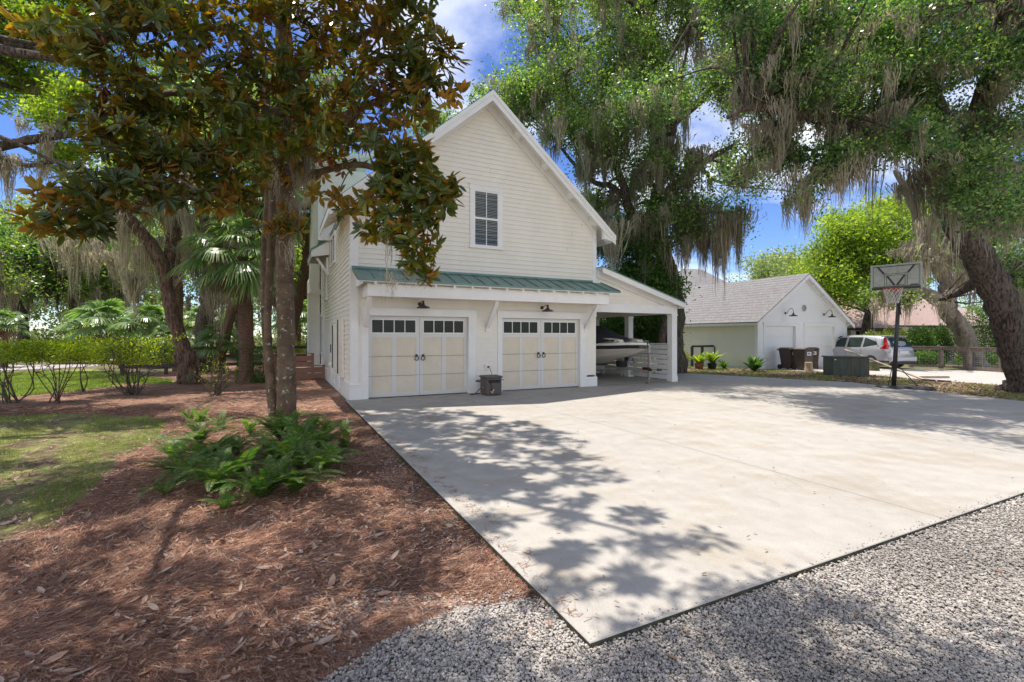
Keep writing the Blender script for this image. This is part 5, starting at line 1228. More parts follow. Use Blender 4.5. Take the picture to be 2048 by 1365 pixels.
bl += [blobw(x, y, z, r, t) for x, y, z, r, t in ((10,12.5,9.6,1.6,34),(12.5,10.5,10,1.8,34),(8.0,15,10.5,1.5,30),(14,13,11,1.8,34),(12,16,11,1.8,30),(15.5,9.5,9.5,1.7,30),(9.5,18,11,1.6,30),(11.5,8.5,9.0,1.2,20),(4.8,14.2,9,.8,16),(5.9,13,9,.8,16),(5.5,10.9,9,.7,14),(6.6,11.6,9,.8,16),(6.1,10,9,.7,14),(6.3,9.2,9,.7,14),(7.6,10.6,9,.8,16),(4.2,16.1,9.5,1.0,20),(5.4,15.6,9.5,1.0,20),(6.6,14.9,9.3,1.0,20),(7.9,14.0,9.2,1.1,20),(9.2,12.9,9,1.1,20),(9.6,10.6,8.8,1.0,18),(9.0,11.6,9.4,1.0,16),(13.5,7.6,8.6,1.3,22),
  )]
em = [(Wp(px, py, d), L_, n, sp) for px, py, d, L_, n, sp in ((1590,330,12,1.7,130,.35),(1612,360,12,1.3,90,.2),(1740,262,12.4,1.9,150,.35),(1700,270,12.3,1.5,120,.3),(1660,250,12.2,1.3,110,.3),(1650,330,12.3,1.4,90,.2),(1885,300,12.8,2.3,170,.4),(1930,250,12.6,2.4,180,.45),(1865,340,12.6,2.2,140,.25),(1910,330,12.4,1.9,160,.35),(1960,220,12.2,2.2,170,.4),(1830,330,12.8,1.9,130,.3),(1990,250,12.6,2.0,150,.4),(1560,260,12,1.2,90,.3),(1510,240,11.7,1.3,90,.25),(1800,80,13.2,1.5,110,.3),(1740,20,13.5,1.6,110,.25),(1870,-20,12.8,1.3,120,.4),(1470,110,14,1.5,100,.3),(1545,110,14,1.5,100,.3),(2010,420,14,1.9,120,.5),(1960,500,14,1.5,110,.4),(1985,560,15,1.4,90,.4))]
tree('live_oak', 'massive live oak with a thick trunk leaning left over the driveway, draped in spanish moss', 'tree', b0, limbs, bl, leaf='oak_leaf_dark', size=.085, nleaf=63, spread=.23, moss=(480, .95), seed=11, group='moss draped live oaks', ns=20, jit=.035, extra_moss=em, mossn=48, mossw=.012)

# the tall live oak behind the carport
limbs = [PL((1352,760,20.6,.5),(1350,700,20.5,.40),(1352,620,20.4,.37),(1338,550,20.3,.35),(1318,485,20.2,.32),(1296,450,20,.28)),
 PL((1296,450,20,.24),(1262,425,19.8,.2),(1250,385,19.6,.17),(1232,330,19.4,.15),(1212,290,19.3,.12),(1185,240,19.2,.09),(1140,180,19.2,.06)),
 PL((1255,400,19.6,.13),(1222,372,19.4,.12),(1190,366,19.2,.10),(1150,330,19,.07),(1110,280,19,.04)),
 PL((1296,450,20,.24),(1320,360,20.3,.22),(1345,250,20.5,.2),(1330,120,20.6,.17),(1270,0,20.6,.13),(1200,-120,20.5,.08)),
 PL((1345,250,20.5,.18),(1430,170,20.2,.15),(1500,60,20,.1)), PL((1318,400,20.2,.18),(1400,330,19.6,.15),(1470,290,19.2,.09)),
 PL((1330,120,20.6,.14),(1400,0,20.6,.1),(1450,-150,20.6,.06)), PL((1340,600,20.4,.2),(1330,640,19.8,.16),(1322,700,19.6,.14),(1322,765,19.5,.17))]
bl = fillpx(21, [(988,150),(1010,70),(1060,-120),(1520,-160),(1530,60),(1510,240),(1380,330),(1250,300),(1180,330),(1110,290),(1050,240),(1000,200)], 17.5, 24, 84, 1.15, 27)
bl += fillpx(22, [(1240,330),(1500,300),(1510,400),(1440,470),(1300,470),(1250,420)], 18, 23, 18, .95, 20)
bl += fillpx(23, [(1130,330),(1230,420),(1290,520),(1230,470),(1150,380)], 19, 23, 6, .8, 14)
em = [(Wp(px, py, d), L_, n, sp) for px, py, d, L_, n, sp in ((1370,170,19,3.2,190,.4),(1345,270,18.8,2.8,150,.35),(1320,300,18.8,2.0,130,.4),(1400,290,18.6,2.6,130,.4),(1210,300,19,2.0,120,.4),(1180,280,19,1.8,100,.4),(1240,250,19,2.2,120,.5),(1450,420,18.4,3.8,190,.35),(1475,430,18.4,3.0,170,.3),(1435,440,18.6,3.0,150,.35),(1410,470,18.6,2.4,120,.3),(1330,380,19,3.0,160,.5),(1290,420,19.2,2.6,140,.5),(1380,400,18.8,3.2,170,.5),(1300,330,19,2.2,110,.4),(1430,80,19,2.0,110,.5),(1270,430,19,2.8,120,.4),(1200,430,19,2.2,90,.4),(1160,330,19,1.6,80,.4),(1350,440,19,2.8,150,.5))]
tree('live_oak', 'tall live oak rising behind the carport with crooked dark limbs and long grey moss', 'tree', G(1350,757), limbs, bl, leaf='oak_leaf', size=.11, nleaf=58, spread=.33, moss=(480, 1.4), seed=12, group='moss draped live oaks', ns=14, extra_moss=em, mossn=48, mossw=.019)

# forked pale oak behind the wire fence
b0 = G(1932, 740)
limbs = [PL((1948,745,24.3,.55),(1940,700,24.2,.40),(1918,655,24.1,.37),(1893,615,24,.38)),
 PL((1893,615,24,.34),(1862,592,23.8,.29),(1832,580,23.6,.24),(1790,578,23.4,.2),(1752,590,23.2,.08)),
 PL((1896,618,24,.36),(1892,575,24.2,.32),(1880,535,24.4,.29),(1850,480,24.6,.3),(1830,420,25,.2),(1790,340,25,.12)),
 PL((1880,540,24.4,.3),(1905,470,24,.25),(1960,400,23.6,.2),(2030,330,23,.14))]
bl = fillpx(31, [(1770,520),(1760,440),(1840,370),(2130,380),(2150,560),(2010,560),(1960,520),(1860,500)], 22, 28, 20, 1.3, 20)
bl += fillpx(32, [(1745,580),(1840,565),(1830,600),(1780,600)], 22.5, 25, 2, .5, 14)
em = [(Wp(px, py, d), L_, n, sp) for px, py, d, L_, n, sp in ((1770,575,23,2.0,90,.4),(1850,500,24,2.8,120,.7),(1880,520,24,2.4,120,.6),(1910,500,24,2.4,100,.6),(1820,480,24,2.2,90,.5),(1930,540,24,2,90,.6),(1790,580,23,1.4,80,.3),(2000,520,24,2.5,110,.7),(1860,430,24,2.6,110,.7))]
tree('live_oak', 'grey barked live oak forking low behind the wire rail fence', 'tree', b0, limbs, bl, leaf='oak_leaf', bark='bark_pale', size=.13, nleaf=60, spread=.42, moss=(45, 1.8), seed=13, group='moss draped live oaks', ns=14, extra_moss=em, mossn=60, mossw=.022)

# bright rounded oak behind the neighbour's garage, and a row beyond
bl = fillpx(41, [(1625,600),(1635,520),(1670,450),(1720,410),(1840,400),(1880,500),(1850,545),(1760,575),(1700,590)], 31, 36, 40, 1.5, 26)
tree('broadleaf_tree', 'broad bright green tree just behind the right slope of the white garage', 'tree', G(1735,722), [PL((1740,722,34,.45),(1735,640,34,.32),(1750,560,34.5,.28),(1760,500,35,.12))], bl, leaf='oak_leaf_bright', size=.19, nleaf=60, spread=.55, seed=14, twig_r=.03, up=.8)
bl = fillpx(42, [(1475,600),(1480,540),(1520,515),(1560,518),(1580,560),(1570,600)], 66, 74, 12, 2.6, 26)
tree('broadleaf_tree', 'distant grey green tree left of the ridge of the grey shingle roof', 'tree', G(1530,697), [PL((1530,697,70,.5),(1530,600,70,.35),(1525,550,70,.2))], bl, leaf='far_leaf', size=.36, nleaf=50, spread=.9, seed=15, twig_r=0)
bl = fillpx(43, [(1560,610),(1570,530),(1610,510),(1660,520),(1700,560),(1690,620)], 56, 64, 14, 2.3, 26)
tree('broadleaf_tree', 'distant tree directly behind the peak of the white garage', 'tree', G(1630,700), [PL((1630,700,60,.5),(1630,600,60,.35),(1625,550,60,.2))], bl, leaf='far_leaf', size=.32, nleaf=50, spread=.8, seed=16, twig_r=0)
bl = fillpx(44, [(1480,610),(1470,560),(1500,548),(1540,555),(1600,560),(1600,620)], 50, 56, 10, 1.8, 22)
# flowering myrtle behind the carport
bl = fillpx(45, [(1185,560),(1190,480),(1250,455),(1310,480),(1345,560),(1340,640),(1200,560)], 19.5, 22, 22, .8, 24)
bl += fillpx(46, [(1190,700),(1190,620),(1320,620),(1330,700)], 20, 23, 16, .7, 24)
mt = tree('crape_myrtle', 'dark leaved crape myrtle with white blossom above the carport roof', 'tree', LW(9.4, 8.2, GZ), [[[*LW(9.4,8.2,GZ),.1],[*LW(9.2,8.3,1.8),.08],[*LW(9.0,8.2,3.4),.05]], [[*LW(9.5,8.2,GZ),.09],[*LW(10,8.4,1.8),.07],[*LW(10.6,8.4,3.6),.04]]], bl, leaf='shrub_leaf', size=.11, nleaf=70, spread=.30, seed=17, twig_r=.012, bark='bark_pale')
rg = np.random.default_rng(9); fb = MB()
for k in range(22):
    q = Wp(rg.uniform(1200,1320), rg.uniform(478,540), 19.6); n_ = 26; P_ = q + rg.normal(size=(n_,3))*np.array([.12,.1,.12]); leaf_quads(fb, P_, rdirs(rg, n_), rdirs(rg, n_), np.full(n_, .07), np.full(n_, .07))
fl = fb.build('blossom', M['flower'], mt, np.array(mt.location))
# tips above and left of the roof ridge
bl = fillpx(47, [(800,330),(850,230),(905,235),(940,260),(900,330)], 33, 38, 9, 1.1, 18)
tree('broadleaf_tree', 'tree top showing above the left roof slope of the garage house', 'tree', LW(2.5, 24, GZ), [[[*LW(2.5,24,GZ),.4],[*LW(2.5,24,8),.3],[*Wp(880,300,35),.12]]], bl, leaf='oak_leaf', size=.17, nleaf=50, spread=.5, seed=18, twig_r=0)
bl = [(Wp(962,178,36), (.35,.35,.8), 10), (Wp(958,205,36), (.7,.7,.6), 12), (Wp(950,235,36), (1.1,1.1,.9), 16)]
tree('cedar', 'pointed dark tree tip just left of the roof peak', 'tree', LW(7, 22.5, GZ), [[[*LW(7,22.5,GZ),.35],[*Wp(958,260,36),.12],[*Wp(962,160,36),.02]]], bl, leaf='oak_leaf_dark', size=.16, nleaf=40, spread=.28, seed=19, twig_r=0)

# ---- left side
b0 = G(385, 768)
limbs = [PL((390,778,16.3,.42),(382,750,16.3,.28),(368,700,16.3,.225),(350,650,16.3,.21),(338,600,16.3,.20),(332,560,16.2,.19),(318,515,16.1,.21),(285,468,15.9,.19),(252,430,15.7,.17),(215,385,15.4,.14),(160,330,15,.10)),
 PL((365,768,16.2,.2),(368,740,16.25,.2),(366,705,16.3,.18)), PL((332,560,16.2,.18),(345,470,16.6,.16),(370,380,17,.14),(390,260,17.3,.12),(360,150,17.4,.08)), PL((252,430,15.7,.12),(330,370,15.2,.1),(420,330,15,.07))]
bl = fillpx(51, [(240,380),(250,250),(350,130),(560,150),(640,260),(560,340),(300,360)], 14.5, 20, 24, .9, 20)
for q_ in ((-7.2,14.5,8.6),(-8.4,16,9.2),(-9.2,17.5,9.6),(-6.6,16.4,9.4),(-7.8,18.6,10),(-10,19.5,10),(-5.6,15.2,9.8),(-9,14.2,8.4)): bl.append(blobw(*q_, 1.0, 20))  # crown clumps added out of sight behind the magnolia to shade the side wall
em = [(Wp(px, py, d), L_, n, sp) for px, py, d, L_, n, sp in ((250,440,15.7,2.2,70,.4),(290,470,15.9,1.8,60,.4),(215,400,15.5,1.9,60,.3),(320,520,16.1,1.5,80,.4),(180,370,15,1.6,80,.3),(400,360,15.3,2.2,120,.5),(440,480,17,2.8,130,.5),(400,500,17,2.4,120,.4),(470,540,17,2.0,110,.4),(360,480,16.8,1.8,90,.4),(420,560,17.4,1.8,100,.4),(340,400,15.8,2,90,.4))]
tree('live_oak', 'slender leaning live oak with a curved mossy trunk in the mulch left of the palm', 'tree', b0, limbs, bl, leaf='oak_leaf', bark='bark_red', size=.11, nleaf=55, spread=.38, moss=(30, 1.4), seed=21, group='moss draped live oaks', ns=16, extra_moss=em, mossn=60, mossw=.015)
b0 = G(405, 738)
limbs = [PL((405,742,22.5,.5),(404,700,22.4,.40),(410,650,22.3,.36),(416,600,22.2,.33),(420,540,22.1,.3),(415,470,22,.26),(390,380,22,.2),(330,260,22,.12)), PL((415,470,22,.2),(470,370,22,.16),(540,280,22,.1))]
bl = fillpx(52, [(180,420),(200,180),(620,160),(660,330),(560,420),(450,400)], 20, 27, 26, 1.5, 22)
tree('live_oak', 'dark straight trunked live oak standing behind the slender leaning oak', 'tree', b0, limbs, bl, leaf='oak_leaf_dark', size=.14, nleaf=55, spread=.5, moss=(55, 2.2), seed=22, group='moss draped live oaks', ns=14, mossn=70, mossw=.022,
     extra_moss=[(Wp(px, py, 21.5), L_, 120, .6) for px, py, L_ in ((150,480,3.2),(180,500,3.0),(120,470,3.2),(440,500,3.4),(470,500,3.4),(500,470,3.6),(230,500,2.6),(270,540,2.4),(520,500,3.0),(330,540,2.0))])
# big oak out of frame on the left whose boughs reach in above
b0 = np.array([-15.5, 8.5, GZ])
limbs = [[[-15.5,8.5,GZ,.7],[-15.2,8.6,2,.55],[-14.6,8.8,3.8,.5],[-14,9,4.6,.42]],
 [[-14,9,4.6,.22],*[[*Wp(a,b,d),r] for a,b,d,r in ((-120,300,10,.15),(0,292,10,.10),(90,275,10.2,.085),(170,262,10.4,.06),(230,215,10.6,.03))]],
 [[-14,9,4.6,.2],*[[*Wp(a,b,d),r] for a,b,d,r in ((-100,340,10,.09),(0,318,10,.06),(55,332,10,.05),(110,322,10,.045),(140,330,10,.02))]],
 [*[[*Wp(a,b,d),r] for a,b,d,r in ((-100,250,10,.1),(0,275,9.8,.05),(60,300,9.8,.04),(135,338,9.8,.02))]],
 [[-14,9,4.6,.3],*[[*Wp(a,b,d),r] for a,b,d,r in ((-200,60,9.5,.2),(0,100,9.2,.10),(110,118,9.2,.07),(175,140,9.2,.04))]],
 [[-14,9,4.6,.3],[-12,8,7,.16],[-8,6.5,8.6,.07],[-4,5,9.2,.045],[-1.5,4,9.2,.03]], [[-12,8,7,.12],[-9,10,9,.07],[-6,11.5,10,.04]], [[-8,6.5,8.6,.06],[-6,4,8.8,.04],[-3.5,2.6,8.6,.03]]]
bl = fillpx(61, [(-60,-40),(330,-60),(330,40),(240,120),(160,150),(120,205),(60,170),(-40,190)], 11, 14.5, 34, .62, 26)
bl += fillpx(62, [(60,200),(150,180),(200,240),(180,330),(90,350),(60,260)], 10, 12, 5, .4, 14)
rs = np.random.default_rng(77)
TG = []  # ground targets for unseen overhead leaf clumps, added to dapple the mulch
for k in range(4000):
    ty = 1.2*(9.8/1.2)**rs.uniform(0, 1); tx = rs.uniform(-1.2*ty, min(-.10*ty, -.45))
    if (tx < -3.3 and 6.6 < ty < 9.6) or (-5.0 < tx < -.4 and 4.9 < ty < 7.4): continue
    sp_ = .36 + .078*ty
    if all((tx-a)**2 + (ty-b)**2 > (sp_*rs.uniform(.8, 1.25))**2 for a, b in TG): TG.append((tx, ty))
for tx, ty in TG:
    h = max(5.9, .86*(ty+1.7)+2.7) + rs.uniform(0, .8); q = h/math.tan(SUN_EL)
    x, y = tx + SUN_H.x*q, ty + SUN_H.y*q
    if (h-.8-EYE)/max(y, .5) < .80 and abs(x)/max(y, .5) < 1.15: continue
    rr_ = (.38+.08*ty)*.46*rs.uniform(.75, 1.25); bl.append(blobw(x, y, h, rr_, int(6+42*rr_*rr_)))
rq = np.random.default_rng(5); gq = gp2((560,1365),(800,1300),(960,1290),(1180,1340),(1350,1290),(1520,1190),(1620,1205),(1850,1275),(2100,1345),(2100,1480),(560,1480)); ga = np.array(gq); sel_ = []  # more unseen clumps over the camera, added to shade the gravel
for k in range(1500):
    t_ = rq.uniform(ga.min(0), ga.max(0))
    if in_poly(t_[None], gq)[0] and all((t_[0]-a)**2+(t_[1]-b)**2 > (.46*rq.uniform(.8,1.3))**2 for a, b in sel_):
        sel_.append((t_[0], t_[1])); h = rq.uniform(6.6, 7.8); q = h/math.tan(SUN_EL); bl.append(blobw(t_[0]+SUN_H.x*q, t_[1]+SUN_H.y*q, h, rq.uniform(.13,.26), 5))
tree('live_oak', 'leafy live oak boughs with bare mossy branches reaching in from the upper left corner, with unseen clumps added for shade', 'tree', b0, limbs, bl, leaf='oak_leaf_bright', size=.085, nleaf=80, spread=.15, moss=(14, .6), seed=23, group='moss draped live oaks', ns=14,
     extra_moss=[(Wp(px, py, d), L_, 70, .12) for px, py, d, L_ in ((5,300,10,.9),(15,320,10,1.0),(0,320,10,.9),(95,275,10.2,.8),(88,322,10,.5),(45,326,10,.4),(100,230,10.3,.7))], mossw=.010)

# ---- the magnolia
def magnolia():
    rng = np.random.default_rng(101); base = G(572, 850); root = thing('magnolia', 'multi stemmed magnolia with big glossy leaves rusty brown underneath, standing among the ferns', 'tree', base)
    D = base[1]
    tb = MB(); sk = []
    LM = [PL((576,872,D,.24),(574,830,D,.175),(573,760,D,.160),(572,680,D,.155),(570,560,D,.155),(571,450,D,.150),(572,330,D,.15),(570,200,D,.14),(566,60,D,.13),(560,-140,D,.11),(555,-420,D,.06)),
     PL((550,868,D+.1,.11),(545,800,D+.1,.080),(539,720,D+.12,.074),(535,640,D+.15,.070),(540,540,D+.18,.078),(545,430,D+.2,.072),(540,300,D+.2,.066),(530,150,D+.2,.058),(510,-60,D+.2,.045)),
     PL((545,840,D+.45,.06),(533,720,D+.5,.055),(527,600,D+.5,.055),(528,480,D+.5,.05),(536,330,D+.5,.045),(520,150,D+.5,.035))]
    LM += [PL((570,380,D,.075),(640,345,D-.6,.06),(720,330,D-1.3,.05),(790,360,D-1.9,.035),(840,430,D-2.2,.02),(850,520,D-2.3,.01)),
     PL((572,290,D,.08),(650,250,D-.7,.065),(760,200,D-1.4,.05),(850,160,D-1.9,.03),(890,150,D-2.1,.015)), PL((570,150,D,.08),(680,90,D-.9,.06),(780,40,D-1.7,.04),(840,-40,D-2,.02)),
     PL((570,330,D,.08),(480,300,D-.8,.06),(370,300,D-1.7,.045),(260,360,D-2.4,.03),(150,430,D-3.0,.015)), PL((572,230,D,.08),(450,190,D-1,.06),(320,190,D-1.9,.045),(180,240,D-2.5,.025)),
     PL((568,120,D,.08),(440,60,D-1.1,.06),(280,60,D-2,.045),(120,90,D-2.6,.02)), PL((570,40,D,.07),(560,-120,D-1.6,.05),(640,-500,D-3,.03)), PL((575,430,D,.035),(590,440,D-.3,.02),(560,470,D-.6,.012)),
     [[*Wp(566,60,D),.09],[-3.0,7.6,8.2,.07],[-1.4,6.6,8.8,.05],[-.2,5.7,8.8,.025]], [[*Wp(560,-140,D),.08],[-3.2,9.2,9.6,.06],[-2.0,9.6,10,.03]], [[*Wp(560,-140,D),.08],[-5.4,7.4,9.4,.06],[-6.4,6.2,9.6,.03]], [[*Wp(566,60,D),.08],[-4.4,6.6,7.6,.06],[-3.6,4.9,8,.03]]]
    for Lm in LM:
        p = smooth_path(Lm, 6); p[2:-1, :3] += rng.normal(size=(len(p)-3, 3))*.004; big = p[0, 3] > .12
        tb.tube(p[:, :3], p[:, 3], 20 if big else 8, 0, .02, rng); sk.append(p)
    sk = np.vstack(sk)
    B = [(Wp(px, py, d), (r, r, r*fl_), n) for px, py, d, r, fl_, n in
     ((700,250,7.2,.75,.8,42),(760,200,6.9,.7,.9,46),(830,110,6.7,.55,.9,34),(840,210,6.6,.42,1,26),(880,130,6.5,.35,.9,14),(900,190,6.5,.2,.8,6),(740,90,7.2,.85,.8,46),(650,60,7.6,.85,.8,42),(800,20,6.8,.6,.9,34),(830,-30,6.7,.5,.9,24),
      (780,330,6.6,.50,1,32),(830,330,6.5,.42,1.1,28),(860,400,6.4,.36,1,26),(800,420,6.5,.42,1,28),(830,470,6.4,.36,1.1,24),(820,520,6.4,.24,1.2,11),(770,400,6.6,.4,1,18),(900,375,6.3,.2,.8,7),(850,545,6.35,.14,.9,4),(745,450,6.6,.25,1,8),
      (640,180,7.6,.8,.8,36),(640,300,7.8,.6,.9,26),(560,80,7.8,.9,.8,44),(480,130,7.2,.9,.8,48),(400,80,6.9,.9,.8,48),(300,60,6.5,.75,.8,38),(200,60,6.2,.5,.9,22),(140,90,6,.45,.7,18),(70,70,5.9,.28,.5,8),
      (500,240,7.2,.8,.8,42),(420,230,6.9,.8,.8,46),(330,180,6.6,.75,.8,42),(250,170,6.3,.55,.9,30),(200,230,6.1,.4,.9,16),(470,330,7.0,.6,.7,30),(390,330,6.6,.6,.7,30),(310,300,6.3,.6,.8,32),(240,300,6.1,.45,.9,22),
      (270,380,6.0,.5,.7,24),(190,370,5.9,.36,.9,14),(130,370,5.8,.25,.7,9),(160,430,5.7,.32,.8,13),(80,400,5.7,.22,.7,6),(50,445,5.6,.16,.9,5),(110,455,5.6,.2,.8,6),(340,390,6.4,.4,.6,14),(430,400,6.8,.4,.5,12),(200,440,5.8,.2,.6,5),
      (560,300,8.2,.6,.9,22),(575,440,8.3,.35,.9,14),(545,460,8.2,.25,.9,7),(600,210,8,.6,.8,18),(690,420,7.0,.12,.8,2),(660,385,7.2,.3,.7,7),(500,400,7.5,.3,.6,8),(570,-60,7.6,.9,.8,44),(420,-60,6.9,.9,.8,40),(280,-50,6.4,.7,.8,26),(700,-60,7.1,.8,.8,34))]
    # the upper crown, above the frame
    p1_ = gp2((715,815),(900,826),(1060,856),(1150,890),(1210,935),(1170,975),(1090,1000),(1010,1010),(930,1010),(860,975),(740,850)); p2_ = gp2((960,1040),(1090,1010),(1230,1010),(1290,1040),(1400,1090),(1390,1115),(1300,1160),(1250,1220),(1190,1270),(1090,1180))
    sel = []
    for (pp, spc, rr_, nn) in ((p1_, .56, .46, 15), (p2_, .50, .25, 7)):
        pa = np.array(pp); lo, hi = pa.min(0), pa.max(0)
        for k in range(700):
            t_ = rng.uniform(lo, hi)
            if not in_poly(t_[None], pp)[0] or any((t_[0]-a)**2+(t_[1]-b)**2 < (spc*.9)**2 for a, b in sel): continue
            sel.append((t_[0], t_[1])); h = max(7.0, .86*(t_[1]+1.8)+2.4) + rng.uniform(0, .9); q = h/math.tan(SUN_EL)
            B.append((np.array([t_[0]+SUN_H.x*q, t_[1]+SUN_H.y*q, h]), (rr_, rr_, rr_*.7), nn))
    for k in range(44, 54):
        if k < 44: ty = rng.uniform(3.4, 6.2); tx = rng.uniform(-2.4+(9-ty)*.15, -1.0+(9.2-ty)*.36)
        else: tx, ty = rng.uniform(-5.5, -2), rng.uniform(6, 9)
        if k < 0:
            t_ = rng.uniform(0, 1); tx, ty = -.5 + 1.7*t_ + rng.normal()*.2, 4.4 - 1.0*t_ + rng.normal()*.25
        if k < 0: tx, ty = rng.uniform(-.5, .45), rng.uniform(2.5, 3.7)
        h = rng.uniform(6.8, 9.3); q = h/math.tan(SUN_EL); x, y = tx + SUN_H.x*q, ty + SUN_H.y*q
        if (h-.6-EYE)/y < .80: continue
        B.append((np.array([x, y, h]), (.55,.55,.4), 15 if k >= 26 else 10))
    top_, und = MB(), None
    cb = MB(); mt_ = []
    for bi, (c, r, n) in enumerate(B):
        r = np.array(r); n = max(3, int(n*.76)) if bi < 56 else n; nb = max(1, n//9); ends = c + rdirs(rng, nb)*r*.45; bp = []
        for e in ends:
            dist = np.linalg.norm(sk[:, :3]-e, axis=1); j = dist.argmin(); s0 = sk[j]; r0 = min(s0[3]*.5, .010+dist[j]*.010)
            mid = (s0[:3]+e)/2 + rng.normal(size=3)*dist[j]*.08 + np.array([0,0,.05*dist[j]]); p = smooth_path([[*s0[:3], r0],[*mid, r0*.7],[*e, .008]], 4); tb.tube(p[:, :3], p[:, 3], 5, 0, cap=False); bp.append(p)
        bp = np.vstack(bp); d = rdirs(rng, n); tips = c + d*r*(rng.uniform(.2, 1, (n, 1))**.5)
        ax = []
        for t_ in tips:
            dist = np.linalg.norm(bp[:, :3]-t_, axis=1); s0 = bp[dist.argmin(), :3]; mid = (s0+t_)/2 + rng.normal(size=3)*.03; tb.tube([s0, mid, t_], [.007,.006,.004], 4, 0, cap=False); ax.append(unit(t_-mid))
        ax = np.array(ax) + np.array([0,0,.35]) + rng.normal(size=(n,3))*.3
        rosettes(cb, rng, tips, unit(ax), 9, .185, 0, 1); mt_.append(tips)
        # a second whorl a little way down the shoot
        rosettes(cb, rng, tips - unit(ax)*.09, unit(ax), 4, .185, 0, 1, (60, 110))
    tb.build('trunk', M['mag_bark'], root, base, smooth=True)
    dead = [Wp(672,215,7.3), Wp(678,235,7.3), Wp(665,265,7.4), Wp(745,265,6.9), Wp(760,290,6.8), Wp(668,320,7.5), Wp(220,190,6.2), Wp(195,75,6.1), Wp(690,175,7.2)]
    dp = np.repeat(np.array(dead), 4, 0) + rng.normal(size=(36,3))*.07; db = MB(); rosettes(db, rng, dp, np.tile([0,0,-1.0],(36,1)) + rng.normal(size=(36,3))*.2, 6, .15, 0, 0, (15, 60))
    cb.build('crown', [M['mag_top'], M['mag_under']], root, base)
    db.build('withered_leaves', M['mag_dead'], root, base)
    mm = MB()
    for px, py, d, L_, n, sp in ((605,180,8.2,1.3,200,.13),(612,260,8.1,1.3,240,.15),(600,330,8.2,1.1,200,.12),(590,400,8.3,.9,140,.10),(580,480,8.4,.5,60,.08),(545,330,8.4,.8,60,.08),(778,440,6.4,1.0,40,.04),(782,540,6.4,.5,24,.03),(818,555,6.4,.28,20,.02),(850,560,6.3,.25,16,.02),(730,455,6.6,.3,14,.02),(480,330,7.2,.5,30,.06)):
        moss_clumps(mm, rng, [Wp(px, py, d)], L_, n, .0045, sp, 10)
    mm.build('hanging_moss', M['moss'], root, base)
magnolia()

# ---- palms and palmettos
P1 = G(492, 766)
palm('cabbage_palm', 'stout cabbage palm with a reddish ringed trunk beside the clipped dark hedge', P1, Wp(484,522,P1[1]), .215, nf=34, stalk=1.1, R=1.05, seed=31, group='palms', dead=5, moss=10)
P2 = G(358, 742)
palm('cabbage_palm', 'taller cabbage palm partly hidden by the magnolia leaves, its trunk behind the leaning oak', P2, Wp(347,420,P2[1]), .2, nf=26, stalk=1.0, R=1.0, seed=32, group='palms', dead=3, moss=8)
P3 = LW(-1.4, 13.5, GZ)
palm('cabbage_palm', 'cabbage palm with a full green crown behind the left wall of the garage house', P3, Wp(628,430,P3[1]), .2, nf=36, stalk=1.1, R=1.15, seed=33, group='palms', dead=3)
palm('cabbage_palm', 'cabbage palm whose fans show between the magnolia stems', LW(-4.2,12.5,GZ), Wp(512,400,LW(-4.2,12.5)[1]), .19, nf=26, stalk=1.0, R=1.1, seed=34, group='palms', dead=4)
for i, (px, py, ph, s, lab) in enumerate(((205,724,658,1.25,'wide spraying palmetto clump with pale sunlit fans above the left hedges'),(300,724,655,1.15,'darker palmetto clump right of the pale spraying one'),(443,744,690,1.0,'young palmetto on short stems between the dark oak and the palm trunk'),(335,735,690,.8,'small palmetto with a shaggy base left of the leaning oak'),(8,735,655,.8,'palmetto at the left edge behind the hedge'),(596,722,645,1.1,'palmetto glimpsed right of the magnolia trunk'),(410,728,650,.9,'palmetto half hidden behind the dark oak trunk'))):
    b_ = G(px, py); palm('palmetto', lab, b_, Wp(px, ph, b_[1]), .12, nf=24, stalk=.8*s*b_[1]/24, R=.85*s*b_[1]/24, seed=40+i, group='palmettos', dead=2, lo=-15, droop=.45, cat='palmetto')

# ---- hedges, shrubs and bedding
def leggy(px, py, ptop, w, label, seed, dep=.5, leaf='hedge_leaf', th=.19, n=3200, stems=11):
    b_ = G(px, py); zt = Wp(px, ptop, b_[1])[2] - GZ
    return shrub('leggy_shrub', label, b_, (w, dep, th), n=n, size=.068, leaf=leaf, seed=seed, zc=zt-th, stems=stems, group='leggy clipped shrubs', boxy=True, spread_stem=.55, shell=.6)
leggy(22, 806, 690, .95, 'leggy clipped shrub with bright top at the left edge, bare stems below', 51)
leggy(108, 806, 690, .62, 'middle leggy clipped shrub with fan of bare dark stems', 52, stems=8)
leggy(160, 784, 694, .42, 'smallest leggy shrub, two thin bare stems under a bright green tuft', 53, n=2600, stems=3)
leggy(262, 790, 683, .85, 'rounded leggy shrub with twiggy brown stems left of the leaning oak', 54, th=.30, stems=18, n=3600)
shrub('twiggy_shrub', 'thin twiggy shrub with few leaves in front of the leaning oak', G(432,790), (.45,.4,.5), n=260, size=.05, leaf='hedge_leaf', seed=55, stems=14, zc=.62)
shrub('hedge', 'dark clipped hedge block right of the palm trunk', G(515,763), (.42,.7,.52), n=7000, size=.05, leaf='shrub_leaf', seed=56, boxy=True, shell=.9)
shrub('hedge', 'bright rounded clipped bush beyond the low brown fence', LW(-1.2,12.9,GZ), (.72,.7,.6), n=6500, size=.05, leaf='hedge_leaf', seed=57, zc=.92)
shrub('hedge', 'dark round shrub behind the leggy shrubs', G(325,735), (1.0,.9,.5), n=4000, size=.07, leaf='shrub_leaf', seed=58)
